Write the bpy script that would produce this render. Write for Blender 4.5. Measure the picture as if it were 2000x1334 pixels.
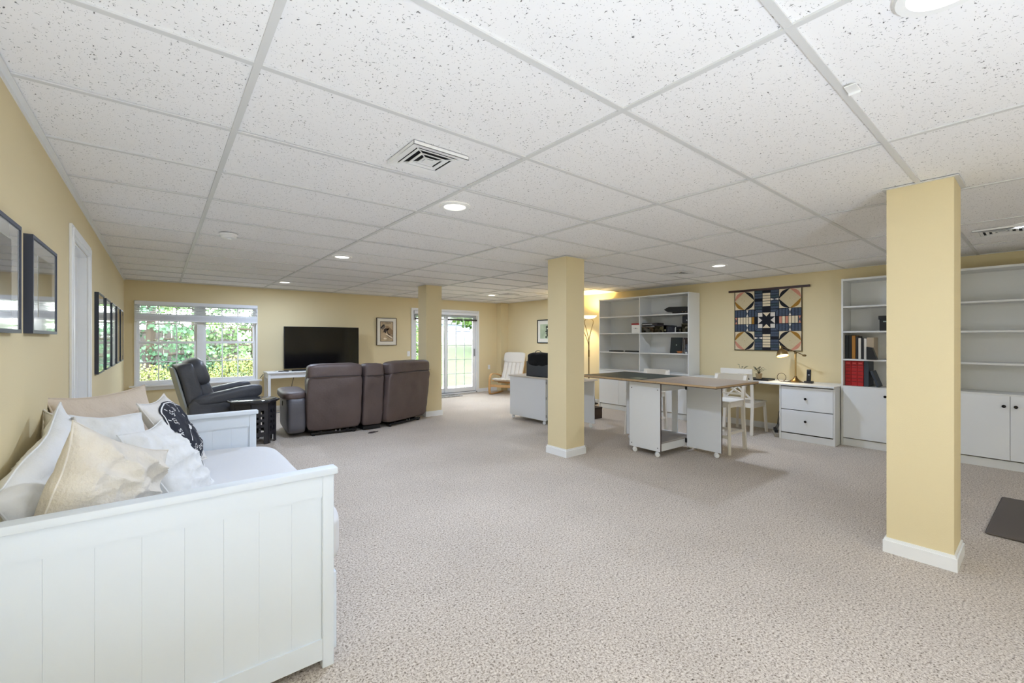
import bpy, bmesh, math, random
from mathutils import Vector, Matrix, noise
random.seed(7)
PI = math.pi
SC = bpy.context.scene
C = SC.collection
for _o in list(bpy.data.objects): bpy.data.objects.remove(_o)

# ------------------------------------------------------------------ camera, sky, exposure
CAM_H = 1.337
cd = bpy.data.cameras.new('camera'); cam = bpy.data.objects.new('camera', cd); C.objects.link(cam)
cd.sensor_width = 36.0; cd.lens = 849.0/2000*36.0
cd.shift_y = (662.8-667.0)/2000.0
cd.clip_start = 0.02; cd.clip_end = 400
cam.location = (0, 0, CAM_H); cam.rotation_euler = (PI/2, 0, -0.6812)
SC.camera = cam

world = bpy.data.worlds.new('sky'); SC.world = world; world.use_nodes = True
wn = world.node_tree.nodes; wl = world.node_tree.links
for n in list(wn): wn.remove(n)
wo = wn.new('ShaderNodeOutputWorld'); wb = wn.new('ShaderNodeBackground')
wb.inputs[0].default_value = (0.93, 0.97, 1.0, 1); wb.inputs[1].default_value = 18.0
wl.new(wb.outputs[0], wo.inputs[0])
SUN = 2.5
sd = bpy.data.lights.new('sun', 'SUN'); so = bpy.data.objects.new('sun', sd); C.objects.link(so)
sd.energy = SUN; sd.angle = 0.05; sd.color = (1, .96, .9); so.rotation_euler = (math.radians(42), math.radians(-25), math.radians(20))
so.location = (0, 14, 12)

CAN_W = 25.5       # watts per recessed lamp
CAN_COL = (.64, .765, 1.0)
FILL_W = 54.0       # watts of the added fill uplights, out of view
SC.view_settings.view_transform = 'Standard'
SC.view_settings.look = 'None'
SC.view_settings.exposure = 0.34
SC.view_settings.gamma = 1.0
SC.view_settings.use_curve_mapping = False
SC.cycles.max_bounces = 10; SC.cycles.diffuse_bounces = 6; SC.cycles.glossy_bounces = 4
SC.cycles.transparent_max_bounces = 16; SC.cycles.transmission_bounces = 4
SC.cycles.sample_clamp_indirect = 6.0
SC.cycles.use_denoising = True
SC.cycles.caustics_reflective = False; SC.cycles.caustics_refractive = False

# ------------------------------------------------------------------ materials
def lin(c):
    if isinstance(c, (int, float)): c = (c, c, c)
    return tuple(((v/255)/12.92 if v/255 <= .04045 else ((v/255+.055)/1.055)**2.4) for v in c) + (1,)
MATS = {}
def mat(name, col, rough=.6, metal=0., bump=0., bscale=60., var=0., vscale=8., emit=0., coat=0., spec=.5, sheen=0., stretch=None, detail=4.):
    if name in MATS: return MATS[name]
    m = bpy.data.materials.new(name); m.use_nodes = True
    nt = m.node_tree; b = nt.nodes['Principled BSDF']
    c = lin(col)
    b.inputs['Base Color'].default_value = c
    b.inputs['Roughness'].default_value = rough
    b.inputs['Metallic'].default_value = metal
    b.inputs['Specular IOR Level'].default_value = spec
    b.inputs['Coat Weight'].default_value = coat
    b.inputs['Sheen Weight'].default_value = sheen
    if emit:
        b.inputs['Emission Color'].default_value = c; b.inputs['Emission Strength'].default_value = emit
    if bump or var:
        tc = nt.nodes.new('ShaderNodeTexCoord'); mp = nt.nodes.new('ShaderNodeMapping')
        nt.links.new(tc.outputs['Object'], mp.inputs[0])
        if stretch: mp.inputs['Scale'].default_value = stretch
    if var:
        n = nt.nodes.new('ShaderNodeTexNoise'); n.inputs['Scale'].default_value = vscale; n.inputs['Detail'].default_value = detail
        nt.links.new(mp.outputs[0], n.inputs[0])
        r = nt.nodes.new('ShaderNodeValToRGB')
        r.color_ramp.elements[0].position = .3; r.color_ramp.elements[1].position = .7
        r.color_ramp.elements[0].color = tuple(v*(1-var) for v in c[:3])+(1,)
        r.color_ramp.elements[1].color = tuple(min(1, v*(1+var*.6)) for v in c[:3])+(1,)
        nt.links.new(n.outputs[0], r.inputs[0]); nt.links.new(r.outputs[0], b.inputs['Base Color'])
    if bump:
        n2 = nt.nodes.new('ShaderNodeTexNoise'); n2.inputs['Scale'].default_value = bscale; n2.inputs['Detail'].default_value = 5
        nt.links.new(mp.outputs[0], n2.inputs[0])
        bp = nt.nodes.new('ShaderNodeBump'); bp.inputs['Strength'].default_value = bump; bp.inputs['Distance'].default_value = .01
        nt.links.new(n2.outputs[0], bp.inputs['Height']); nt.links.new(bp.outputs[0], b.inputs['Normal'])
    MATS[name] = m; return m

WALL = mat('wall_paint', (227, 211, 169), .85, bump=.15, bscale=220)
WHITE = mat('white_paint', (236, 236, 233), .45)
TRIM = mat('trim_paint', (240, 240, 238), .4)
MELA = mat('white_melamine', (226, 226, 223), .42)
MELB = mat('white_melamine_board', (234, 236, 237), .4)
BEDW = mat('white_bed_paint', (226, 233, 240), .5)
EDGE = mat('dark_board_edge', (70, 52, 42), .6)
BLACK = mat('black_plastic', (18, 18, 20), .4)
DARKG = mat('dark_grey_plastic', (62, 66, 72), .5)
METAL = mat('steel', (170, 170, 170), .3, 1.)
KNOBM = mat('knob_dark_metal', (40, 38, 38), .22, .9)
BRASS = mat('brushed_brass', (176, 150, 104), .28, 1.)
BRONZE = mat('antique_brass', (120, 98, 64), .35, 1.)
WOODL = mat('bentwood_birch', (205, 160, 104), .45, var=.15, vscale=6, stretch=(1, 1, 8))
WOODD = mat('dark_walnut', (58, 34, 24), .5, var=.2, vscale=10)
GRID = mat('ceiling_grid_paint', (218, 218, 216), .45)
DARKV = mat('vent_dark', (30, 30, 32), .8)

def tile_mat():
    m = bpy.data.materials.new('acoustic_tile'); m.use_nodes = True
    nt = m.node_tree; b = nt.nodes['Principled BSDF']; L = nt.links
    b.inputs['Roughness'].default_value = .95; b.inputs['Specular IOR Level'].default_value = .2
    g = nt.nodes.new('ShaderNodeNewGeometry')
    nd = nt.nodes.new('ShaderNodeTexNoise'); nd.inputs['Scale'].default_value = 40; nd.inputs['Detail'].default_value = 2
    L.new(g.outputs['Position'], nd.inputs[0])
    mx = nt.nodes.new('ShaderNodeVectorMath'); mx.operation = 'MULTIPLY_ADD'
    L.new(nd.outputs['Color'], mx.inputs[0]); mx.inputs[1].default_value = (.022, .022, 0); L.new(g.outputs['Position'], mx.inputs[2])
    outs = []
    for sc_, st, th in ((88, (1, .38, 0), .115), (84, (.36, 1, 0), .105), (150, (1, 1, 0), .13)):
        mp = nt.nodes.new('ShaderNodeMapping'); mp.inputs['Scale'].default_value = (st[0], st[1], 0); mp.inputs['Location'].default_value = (sc_, sc_*.3, .0)
        L.new(mx.outputs[0], mp.inputs[0])
        v = nt.nodes.new('ShaderNodeTexVoronoi'); v.inputs['Scale'].default_value = sc_; v.feature = 'F1'
        L.new(mp.outputs[0], v.inputs[0])
        lt = nt.nodes.new('ShaderNodeMapRange'); lt.inputs[1].default_value = th*.75; lt.inputs[2].default_value = th*1.6
        L.new(v.outputs['Distance'], lt.inputs[0])
        # keep only some cells
        sp = nt.nodes.new('ShaderNodeSeparateColor'); L.new(v.outputs['Color'], sp.inputs[0])
        gt = nt.nodes.new('ShaderNodeMath'); gt.operation = 'GREATER_THAN'; gt.inputs[1].default_value = .60
        L.new(sp.outputs[0], gt.inputs[0])
        m2 = nt.nodes.new('ShaderNodeMath'); m2.operation = 'MAXIMUM'
        L.new(lt.outputs[0], m2.inputs[0]); L.new(gt.outputs[0], m2.inputs[1]); outs.append(m2)
    a = nt.nodes.new('ShaderNodeMath'); a.operation = 'MINIMUM'; L.new(outs[0].outputs[0], a.inputs[0]); L.new(outs[1].outputs[0], a.inputs[1])
    a2 = nt.nodes.new('ShaderNodeMath'); a2.operation = 'MINIMUM'; L.new(a.outputs[0], a2.inputs[0]); L.new(outs[2].outputs[0], a2.inputs[1])
    r = nt.nodes.new('ShaderNodeValToRGB'); r.color_ramp.elements[0].color = lin((112, 110, 108)); r.color_ramp.elements[1].color = lin((246, 245, 244))
    L.new(a2.outputs[0], r.inputs[0]); L.new(r.outputs[0], b.inputs['Base Color'])
    bp = nt.nodes.new('ShaderNodeBump'); bp.inputs['Strength'].default_value = .5; bp.inputs['Distance'].default_value = .002
    L.new(a2.outputs[0], bp.inputs['Height']); L.new(bp.outputs[0], b.inputs['Normal'])
    return m
TILE = tile_mat()

def carpet_mat():
    m = bpy.data.materials.new('speckled_carpet'); m.use_nodes = True
    nt = m.node_tree; b = nt.nodes['Principled BSDF']; L = nt.links
    b.inputs['Roughness'].default_value = 1; b.inputs['Specular IOR Level'].default_value = .05
    b.inputs['Sheen Weight'].default_value = .15
    g = nt.nodes.new('ShaderNodeNewGeometry')
    w = nt.nodes.new('ShaderNodeTexNoise'); w.inputs['Scale'].default_value = 55; w.inputs['Detail'].default_value = 2
    L.new(g.outputs['Position'], w.inputs[0])
    mx = nt.nodes.new('ShaderNodeVectorMath'); mx.operation = 'MULTIPLY_ADD'; mx.inputs[1].default_value = (.02, .02, 0)
    L.new(w.outputs['Color'], mx.inputs[0]); L.new(g.outputs['Position'], mx.inputs[2])
    n = nt.nodes.new('ShaderNodeTexNoise'); n.inputs['Scale'].default_value = 105; n.inputs['Detail'].default_value = 7; n.inputs['Roughness'].default_value = .78
    L.new(mx.outputs[0], n.inputs[0])
    r = nt.nodes.new('ShaderNodeValToRGB'); cr = r.color_ramp
    cr.elements[0].position = .36; cr.elements[0].color = lin((58, 48, 40))
    cr.elements[1].position = .60; cr.elements[1].color = lin((224, 214, 201))
    e = cr.elements.new(.43); e.color = lin((146, 132, 118))
    e = cr.elements.new(.475); e.color = lin((188, 175, 161))
    L.new(n.outputs[0], r.inputs[0])
    # slow wear mottling
    n2 = nt.nodes.new('ShaderNodeTexNoise'); n2.inputs['Scale'].default_value = 1.6; n2.inputs['Detail'].default_value = 3
    L.new(g.outputs['Position'], n2.inputs[0])
    r2 = nt.nodes.new('ShaderNodeMapRange'); r2.inputs[1].default_value = .3; r2.inputs[2].default_value = .7; r2.inputs[3].default_value = .93; r2.inputs[4].default_value = 1.04
    L.new(n2.outputs[0], r2.inputs[0])
    mm = nt.nodes.new('ShaderNodeVectorMath'); mm.operation = 'SCALE'; L.new(r.outputs[0], mm.inputs[0]); L.new(r2.outputs[0], mm.inputs['Scale'])
    L.new(mm.outputs[0], b.inputs['Base Color'])
    bp = nt.nodes.new('ShaderNodeBump'); bp.inputs['Strength'].default_value = .4; bp.inputs['Distance'].default_value = .003
    L.new(n.outputs[0], bp.inputs['Height']); L.new(bp.outputs[0], b.inputs['Normal'])
    return m
CARPET = carpet_mat()

def glass_mat(name='window_glass', refl=.06, tint=(1, 1, 1)):
    m = bpy.data.materials.new(name); m.use_nodes = True
    nt = m.node_tree; L = nt.links
    for n in list(nt.nodes): nt.nodes.remove(n)
    o = nt.nodes.new('ShaderNodeOutputMaterial'); t = nt.nodes.new('ShaderNodeBsdfTransparent'); t.inputs[0].default_value = tint+(1,)
    gl = nt.nodes.new('ShaderNodeBsdfGlossy'); gl.inputs['Roughness'].default_value = .02
    f = nt.nodes.new('ShaderNodeFresnel'); f.inputs[0].default_value = 1.45
    mx = nt.nodes.new('ShaderNodeMixShader'); L.new(f.outputs[0], mx.inputs[0]); L.new(t.outputs[0], mx.inputs[1]); L.new(gl.outputs[0], mx.inputs[2])
    L.new(mx.outputs[0], o.inputs[0]); return m
GLASS = glass_mat()

# ------------------------------------------------------------------ mesh builder
class MB:
    def __init__(s, o=(0, 0, 0), rz=0.):
        s.bm = bmesh.new(); s.o = Vector(o); s.rz = rz
    def _fin(s, vs, mi=0, M=None, faces=None):
        if M is not None: bmesh.ops.transform(s.bm, matrix=M, verts=vs)
        if mi:
            fs = set()
            for v in vs: fs.update(v.link_faces)
            for f in fs: f.material_index = mi
        return vs
    def box(s, x0, y0, z0, x1, y1, z1, bev=0., mi=0, M=None, seg=1):
        r = bmesh.ops.create_cube(s.bm, size=1.)['verts']
        bmesh.ops.transform(s.bm, matrix=Matrix.Translation(((x0+x1)/2, (y0+y1)/2, (z0+z1)/2)) @ Matrix.Diagonal((abs(x1-x0), abs(y1-y0), abs(z1-z0), 1)), verts=r)
        if bev:
            es = set()
            for v in r: es.update(v.link_edges)
            q = bmesh.ops.bevel(s.bm, geom=list(es), offset=bev, segments=seg, affect='EDGES', profile=.5)
            r = list({v for f in q['faces'] for v in f.verts} | {v for v in r if v.is_valid})
            vs = set(r)
            stack = list(r)
            while stack:
                v = stack.pop()
                for e in v.link_edges:
                    w = e.other_vert(v)
                    if w not in vs: vs.add(w); stack.append(w)
            r = list(vs)
        return s._fin(r, mi, M)
    def cyl(s, p0, p1, r0, r1=None, n=16, mi=0):
        p0 = Vector(p0); p1 = Vector(p1); r1 = r0 if r1 is None else r1
        d = p1-p0; L = d.length
        vs = bmesh.ops.create_cone(s.bm, cap_ends=True, segments=n, radius1=r0, radius2=r1, depth=L)['verts']
        M = Matrix.Translation((p0+p1)/2) @ d.to_track_quat('Z', 'Y').to_matrix().to_4x4()
        return s._fin(vs, mi, M)
    def tube(s, pts, r, n=8, mi=0, closed=False, sq=None):
        pts = [Vector(p) for p in pts]; N = len(pts); rings = []
        up = Vector((0, 0, 1)); prev = None
        for i, p in enumerate(pts):
            a = pts[(i-1) % N] if (closed or i > 0) else p
            b = pts[(i+1) % N] if (closed or i < N-1) else p
            t = (b-a).normalized()
            if prev is None:
                x = t.cross(up)
                if x.length < .05: x = t.cross(Vector((1, 0, 0)))
                x.normalize()
            else:
                x = prev - t*prev.dot(t)
                x.normalize()
            prev = x; y = t.cross(x)
            rr = r[i] if isinstance(r, (list, tuple)) else r
            if sq:
                w, h = sq
                ring = [s.bm.verts.new(p + x*cx*w + y*cy*h) for cx, cy in ((-1, -1), (1, -1), (1, 1), (-1, 1))]
            else:
                ring = [s.bm.verts.new(p + (x*math.cos(2*PI*k/n) + y*math.sin(2*PI*k/n))*rr) for k in range(n)]
            rings.append(ring)
        m = len(rings[0])
        for i in range(N if closed else N-1):
            A = rings[i]; B = rings[(i+1) % N]
            for k in range(m): s.bm.faces.new((A[k], A[(k+1) % m], B[(k+1) % m], B[k]))
        if not closed:
            s.bm.faces.new(rings[0][::-1]); s.bm.faces.new(rings[-1])
        return s._fin([v for q in rings for v in q], mi)
    def lathe(s, prof, c=(0, 0, 0), n=24, mi=0, M=None):
        rings = []
        c = Vector(c)
        for r, z in prof:
            if r < 1e-5: rings.append([s.bm.verts.new(c+Vector((0, 0, z)))])
            else: rings.append([s.bm.verts.new(c+Vector((r*math.cos(2*PI*k/n), r*math.sin(2*PI*k/n), z))) for k in range(n)])
        for A, B in zip(rings, rings[1:]):
            for k in range(n):
                a = A[k % len(A)]; b = A[(k+1) % len(A)]; c2 = B[(k+1) % len(B)]; d = B[k % len(B)]
                q = []
                for v in (a, b, c2, d):
                    if v not in q: q.append(v)
                if len(q) > 2:
                    try: s.bm.faces.new(q)
                    except ValueError: pass
        return s._fin([v for q in rings for v in q], mi, M)
    def prism(s, pts, h, M=None, mi=0):
        a = [s.bm.verts.new((x, y, 0)) for x, y in pts]; b = [s.bm.verts.new((x, y, h)) for x, y in pts]
        n = len(pts)
        s.bm.faces.new(a[::-1]); s.bm.faces.new(b)
        for k in range(n): s.bm.faces.new((a[k], a[(k+1) % n], b[(k+1) % n], b[k]))
        return s._fin(a+b, mi, M)
    def soft(s, c, size, e=.45, n=14, wr=0., ws=6., seed=0, mi=0, M=None, fn=None):
        """rounded cushion: subdivided cube pulled towards a superellipsoid, with cloth/leather wrinkles"""
        vd = {}; n += 1
        def gv(i, j, k):
            if (i, j, k) not in vd: vd[i, j, k] = s.bm.verts.new((-1+2*i/n, -1+2*j/n, -1+2*k/n))
            return vd[i, j, k]
        for i in range(n):
            for j in range(n):
                for q_ in (0, n):
                    s.bm.faces.new((gv(i, j, q_), gv(i+1, j, q_), gv(i+1, j+1, q_), gv(i, j+1, q_)))
                    s.bm.faces.new((gv(i, q_, j), gv(i+1, q_, j), gv(i+1, q_, j+1), gv(i, q_, j+1)))
                    s.bm.faces.new((gv(q_, i, j), gv(q_, i+1, j), gv(q_, i+1, j+1), gv(q_, i, j+1)))
        vs = list(vd.values())
        hx, hy, hz = size[0]/2, size[1]/2, size[2]/2
        p = 2/e
        for v in vs:
            x, y, z = v.co
            nn = (abs(x)**p + abs(y)**p + abs(z)**p)**(1/p)
            k = 1/nn
            co = Vector((x*k*hx, y*k*hy, z*k*hz))
            if fn: co = fn(co, Vector((x*k, y*k, z*k)))
            if wr:
                nz = noise.noise(Vector((co.x*ws+seed*7.1, co.y*ws, co.z*ws)))*.6 + noise.noise(Vector((co.x*ws*2.3+seed, co.y*ws*2.3, co.z*ws*2.3+3)))*.4
                nrm = Vector((x*hy*hz, y*hx*hz, z*hx*hy)); nrm.normalize()
                co += nrm*nz*wr
            v.co = co + Vector(c)
        return s._fin(list(vs), mi, M)
    def build(s, name, mats, parent=None, smooth=True, ang=35):
        if s.rz or s.o.length:
            bmesh.ops.transform(s.bm, matrix=Matrix.Rotation(-s.rz, 4, 'Z') @ Matrix.Translation(-s.o), verts=s.bm.verts)
        bmesh.ops.recalc_face_normals(s.bm, faces=s.bm.faces)
        me = bpy.data.meshes.new(name); s.bm.to_mesh(me); s.bm.free()
        for m in (mats if isinstance(mats, (list, tuple)) else [mats]): me.materials.append(m)
        if smooth:
            me.shade_smooth()
            me.set_sharp_from_angle(angle=math.radians(ang))
        o = bpy.data.objects.new(name, me); C.objects.link(o)
        if parent is not None: o.parent = parent
        return o

def tag(o, label, cat, group=None, kind=None):
    o['label'] = label; o['category'] = cat
    if group: o['group'] = group
    if kind: o['kind'] = kind
    return o
def thing(name, label, cat, loc=(0, 0, 0), rz=0., group=None):
    o = bpy.data.objects.new(name, None); C.objects.link(o); o.empty_display_size = .1
    o.location = loc; o.rotation_euler = (0, 0, rz)
    return tag(o, label, cat, group)
def struct_empty(name, loc=(0, 0, 0)):
    o = bpy.data.objects.new(name, None); C.objects.link(o); o.location = loc; o['kind'] = 'structure'; return o
def struct(name, mb, m, parent=None, **k):
    o = mb.build(name, m, parent, **k)
    if parent is None: o['kind'] = 'structure'
    return o
def copy_tree(root, label=None, group=None):
    def rec(o, par):
        c = o.copy(); C.objects.link(c); c.parent = par
        for ch in list(o.children): rec(ch, c)
        return c
    r = rec(root, None)
    if label: r['label'] = label
    if group: r['group'] = group
    return r
def bx(name, m, par, *a, o=(0, 0, 0), rz=0., **k):
    b = MB(o, rz); b.box(*a, **k); return b.build(name, m, par)

# ------------------------------------------------------------------ room
XL, XR, YB, YF, H = -.434, 7.10, -2.6, 9.13, 2.28
T = .14
b = MB(); b.box(XL-T, YB-T, -.12, XR+T, YF+T, 0); floor = struct('floor', b, CARPET)
# left wall with doorway
DY0, DY1, DZ = 3.87, 4.66, 1.975
b = MB(); b.box(XL-T, YB-T, 0, XL, DY0, 2.6); b.box(XL-T, DY1, 0, XL, YF+T, 2.6); b.box(XL-T, DY0, DZ, XL, DY1, 2.6)
struct('wall_left', b, WALL)
b = MB(); b.box(XR, YB-T, 0, XR+T, YF+T, 2.6); struct('wall_right', b, WALL)
b = MB(); b.box(XL, YB-T, 0, XR, YB, 2.6); struct('wall_back', b, WALL)
WX0, WX1, WZ0, WZ1 = -.315, 1.395, .60, 1.955
SX0, SX1, SZ1 = 4.50, 6.26, 2.0
b = MB()
b.box(XL, YF, 0, WX0, YF+T, 2.6); b.box(WX0, YF, 0, WX1, YF+T, WZ0); b.box(WX0, YF, WZ1, WX1, YF+T, 2.6)
b.box(WX1, YF, 0, SX0, YF+T, 2.6); b.box(SX0, YF, SZ1, SX1, YF+T, 2.6); b.box(SX1, YF, 0, XR, YF+T, 2.6)
b.box(6.88, 8.93, 0, XR, YF, H)      # boxed-in corner
struct('wall_far', b, WALL)
# columns
def column(n, x, y, w=.30):
    r = struct_empty(f'column_{n}', (x+w/2, y+w/2, 0)); o = r.location
    bx('post', WALL, r, x, y, 0, x+w, y+w, H, o=o)
    bb = MB(o); t = .016
    bb.box(x-t, y-t, 0, x+w+t, y+w+t, .075); bb.box(x-t*.55, y-t*.55, .075, x+w+t*.55, y+w+t*.55, .092)
    q = bb.build('baseboard', TRIM, r)
    for a_ in ((x-.022, y-.022, x+w+.022, y), (x-.022, y+w, x+w+.022, y+w+.022), (x-.022, y, x, y+w), (x+w, y, x+w+.022, y+w)): bx('ceiling_angle', GRID, r, a_[0], a_[1], H-.004, a_[2], a_[3], H+.001, o=o)
    return r
column(1, 3.57, 6.75); column(2, 3.57, 3.43); column(3, 3.56, .342)
# baseboards
def base(name, x0, y0, x1, y1):
    b = MB(); b.box(x0, y0, 0, x1, y1, .075)
    if abs(x1-x0) > abs(y1-y0): b.box(x0, y0+(0 if y0 > 5 else 0)+.005, .075, x1, y1, .09)
    else:
        if x0 < 0: b.box(x0, y0, .075, x1-.006, y1, .09)
        else: b.box(x0+.006, y0, .075, x1, y1, .09)
    struct(name, b, TRIM)
base('baseboard_left', XL, DY1+.09, XL+.014, YF); base('baseboard_left', XL, YB, XL+.014, DY0-.09)
base('baseboard_far', XL, YF-.014, SX0-.06, YF); base('baseboard_far', SX1+.06, YF-.014, 6.88, YF)
base('baseboard_right', XR-.014, 5.60, XR, 8.93); base('baseboard_right', XR-.014, 1.66, XR, 3.70)
# ceiling: suspended grid with lay-in tiles
ceil = struct_empty('ceiling', (0, 0, H))
XS = [XL] + [.2624+1.2192*i for i in range(6)] + [XR]
YS = [YB] + [1.7119+.6096*j for j in range(-7, 13)] + [YF]
YS = [YS[0]] + [y for y in YS[1:-1] if YB+.05 < y < YF-.03] + [YF]
cut_tiles = {}
tile_mesh = {}
for i in range(len(XS)-1):
    for j in range(len(YS)-1):
        w = XS[i+1]-XS[i]; d = YS[j+1]-YS[j]
        key = (round(w, 3), round(d, 3))
        if key not in tile_mesh:
            b = MB(); b.box(-w/2+.003, -d/2+.003, .004, w/2-.003, d/2-.003, .02)
            o = b.build('ceiling_tile', TILE, ceil); tile_mesh[key] = o.data
        else:
            o = bpy.data.objects.new('ceiling_tile', tile_mesh[key]); C.objects.link(o); o.parent = ceil
        sag = random.uniform(0, .003)
        o.location = ((XS[i]+XS[i+1])/2, (YS[j]+YS[j+1])/2, sag)
b = MB(); b.box(-.012, YB, -.003, .012, YF, .004); b.box(-.002, YB, .004, .002, YF, .04)
mr = b.build('main_runner', GRID, ceil)
for i, x in enumerate(XS[1:-1]):
    o = mr if i == 0 else mr.copy()
    if i: C.objects.link(o)
    o.location = (x, 0, 0)
tee = {}
for i in range(len(XS)-1):
    w = round(XS[i+1]-XS[i], 3)
    for y in YS[1:-1]:
        if w not in tee:
            b = MB(); b.box(-w/2+.012, -.012, -.0026, w/2-.012, .012, .004); o = b.build('cross_tee', GRID, ceil); tee[w] = o.data
        else:
            o = bpy.data.objects.new('cross_tee', tee[w]); C.objects.link(o); o.parent = ceil
        o.location = ((XS[i]+XS[i+1])/2, y, 0)
# wall angle (perimeter moulding), in lengths
WANG = mat('wall_angle_paint', (236, 236, 234), .4)
for y0, y1 in ((YB, 2.02), (2.02, 5.2), (5.2, YF)):
    b = MB((0, 0, H)); b.box(XL, y0+.001, H-.022, XL+.004, y1-.001, H+.004); b.box(XL, y0+.001, H-.004, XL+.024, y1-.001, H+.001)
    b.build('wall_angle', WANG, ceil)
b = MB((0, 0, H)); b.box(XL, YF-.022, H-.003, XR, YF, H+.002); b.build('wall_angle', WANG, ceil)
b = MB((0, 0, H)); b.box(XR-.022, YB, H-.003, XR, YF, H+.002); b.build('wall_angle', WANG, ceil)
bx('plenum', WALL, ceil, XL-T, YB-T, .12, XR+T, YF+T, .2)
# little grid clip near column
cl = thing('grid_clip', 'small white bracket clipped to the ceiling runner near the large right column', 'clip', (1.985, .46, H-.004))
b = MB(); b.box(-.012, -.018, -.006, .05, .018, -.002); b.box(.05, -.018, -.014, .054, .018, -.002, M=None); b.build('bracket', TRIM, cl)

# door on the left wall
dr = struct_empty('door_1', (XL, (DY0+DY1)/2, 0)); o = dr.location
b = MB(o)
for y0, y1 in ((DY0-.08, DY0), (DY1, DY1+.08)):
    b.box(XL, y0, 0, XL+.016, y1, DZ+.08, bev=.003); b.box(XL, y0+.02, 0, XL+.022, y1-.02, DZ+.05, bev=.002)
b.box(XL, DY0-.079, DZ, XL+.017, DY1+.079, DZ+.079, bev=.003); b.box(XL, DY0-.058, DZ+.02, XL+.023, DY1+.058, DZ+.058, bev=.002)
b.build('casing', TRIM, dr)
b = MB(o); b.box(XL-T, DY0, 0, XL, DY0+.016, DZ); b.box(XL-T, DY1-.016, 0, XL, DY1, DZ); b.box(XL-T, DY0, DZ-.016, XL, DY1, DZ)
b.box(XL-.085, DY1-.028, 0, XL-.05, DY1-.016, DZ-.016); b.build('jamb', TRIM, dr)
b = MB(o); b.box(XL-T, DY0+.018, .01, XL-T+.035, DY1-.018, DZ-.018)
for z0, z1 in ((.15, .85), (1.0, 1.85)):
    for y0, y1 in ((DY0+.12, DY0+.37), (DY0+.45, DY1-.1)):
        b.box(XL-T+.03, y0, z0, XL-T+.042, y1, z1, bev=.008)
b.build('door_panel', TRIM, dr)
b = MB(o); b.cyl((XL-T+.03, DY0+.07, .95), (XL-T+.075, DY0+.07, .95), .012); b.lathe([(0, .03), (.022, .022), (.028, 0), (.02, -.02), (0, -.022)], (0, 0, 0), M=Matrix.Translation((XL-T+.095, DY0+.07, .95)) @ Matrix.Rotation(PI/2, 4, 'Y'))
b.build('door_knob', METAL, dr)

# window with raised blinds
wn_ = struct_empty('window_1', ((WX0+WX1)/2, YF, WZ0)); o = wn_.location
b = MB(o)
f = .03
b.box(WX0, YF-.012, WZ0, WX0+f, YF+.06, WZ1); b.box(WX1-f, YF-.012, WZ0, WX1, YF+.06, WZ1); b.box(WX0, YF-.012, WZ1-f, WX1, YF+.06, WZ1)
b.box(WX0, YF+.0, WZ0, WX1, YF+.09, WZ0+f)
XM = (WX0+WX1)/2
b.box(XM-.045, YF+.005, WZ0, XM+.045, YF+.075, WZ1)
b.build('window_frame', TRIM, wn_)
b = MB(o); b.box(WX0-.06, YF-.07, WZ0-.025, WX1+.06, YF+.03, WZ0, bev=.006, seg=2); b.build('window_sill', TRIM, wn_)
b = MB(o); b.box(WX0-.03, YF-.018, WZ0-.085, WX1+.03, YF, WZ0-.025, bev=.004); b.build('apron', TRIM, wn_)
ZM = 1.285
for (x0, x1) in ((WX0+f, XM-.045), (XM+.045, WX1-f)):
    for k, (z0, z1, yy) in enumerate(((WZ0+f, ZM+.02, YF+.02), (ZM-.02, WZ1-f, YF+.048))):
        s = .038
        b = MB(o)
        b.box(x0, yy, z0, x0+s, yy+.026, z1); b.box(x1-s, yy, z0, x1, yy+.026, z1)
        b.box(x0+s, yy, z0, x1-s, yy+.026, z0+s); b.box(x0+s, yy, z1-s, x1-s, yy+.026, z1)
        sa = b.build('sash', TRIM, wn_)
        b = MB(o); b.box(x0+s, yy+.011, z0+s, x1-s, yy+.015, z1-s); b.build('pane', GLASS, sa)
        zz = (z0+z1)/2
        for q in (1, 2):
            xx = x0+s+(x1-x0-2*s)*q/3
            bx('muntin', TRIM, sa, xx-.008, yy+.004, z0+s, xx+.008, yy+.022, z1-s, o=o)
        bx('muntin', TRIM, sa, x0+s, yy+.005, zz-.008, x1-s, yy+.021, zz+.008, o=o)
BLINDM = mat('blind_slat_white', (235, 236, 238), .5)
bl = thing('window_blind', 'white horizontal blind raised to the top of the double window', 'blind', (XM, YF-.03, WZ1)); o = bl.location
bx('headrail', BLINDM, bl, WX0+.005, YF-.05, WZ1-.06, WX1-.005, YF-.01, WZ1-.005, o=o, bev=.003)
z = WZ1-.078; k = 0
while z > 1.655:
    t = .22 if z > 1.76 else .95
    M = Matrix.Translation((XM, YF-.036, z)) @ Matrix.Rotation(t, 4, 'X')
    b = MB(o); b.box(-(WX1-WX0)/2+.01, -.024, -.0012, (WX1-WX0)/2-.01, .024, .0012, M=M); b.build('slat', BLINDM, bl)
    z -= (.029 if z > 1.76 else .0085); k += 1
bx('bottom_rail', BLINDM, bl, WX0+.01, YF-.062, 1.625, WX1-.01, YF-.012, 1.655, o=o, bev=.004)
for xx in (WX0+.2, XM-.15, XM+.15, WX1-.2): bx('ladder_cord', BLINDM, bl, xx-.0015, YF-.064, 1.64, xx+.0015, YF-.062, WZ1-.03, o=o)

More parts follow.
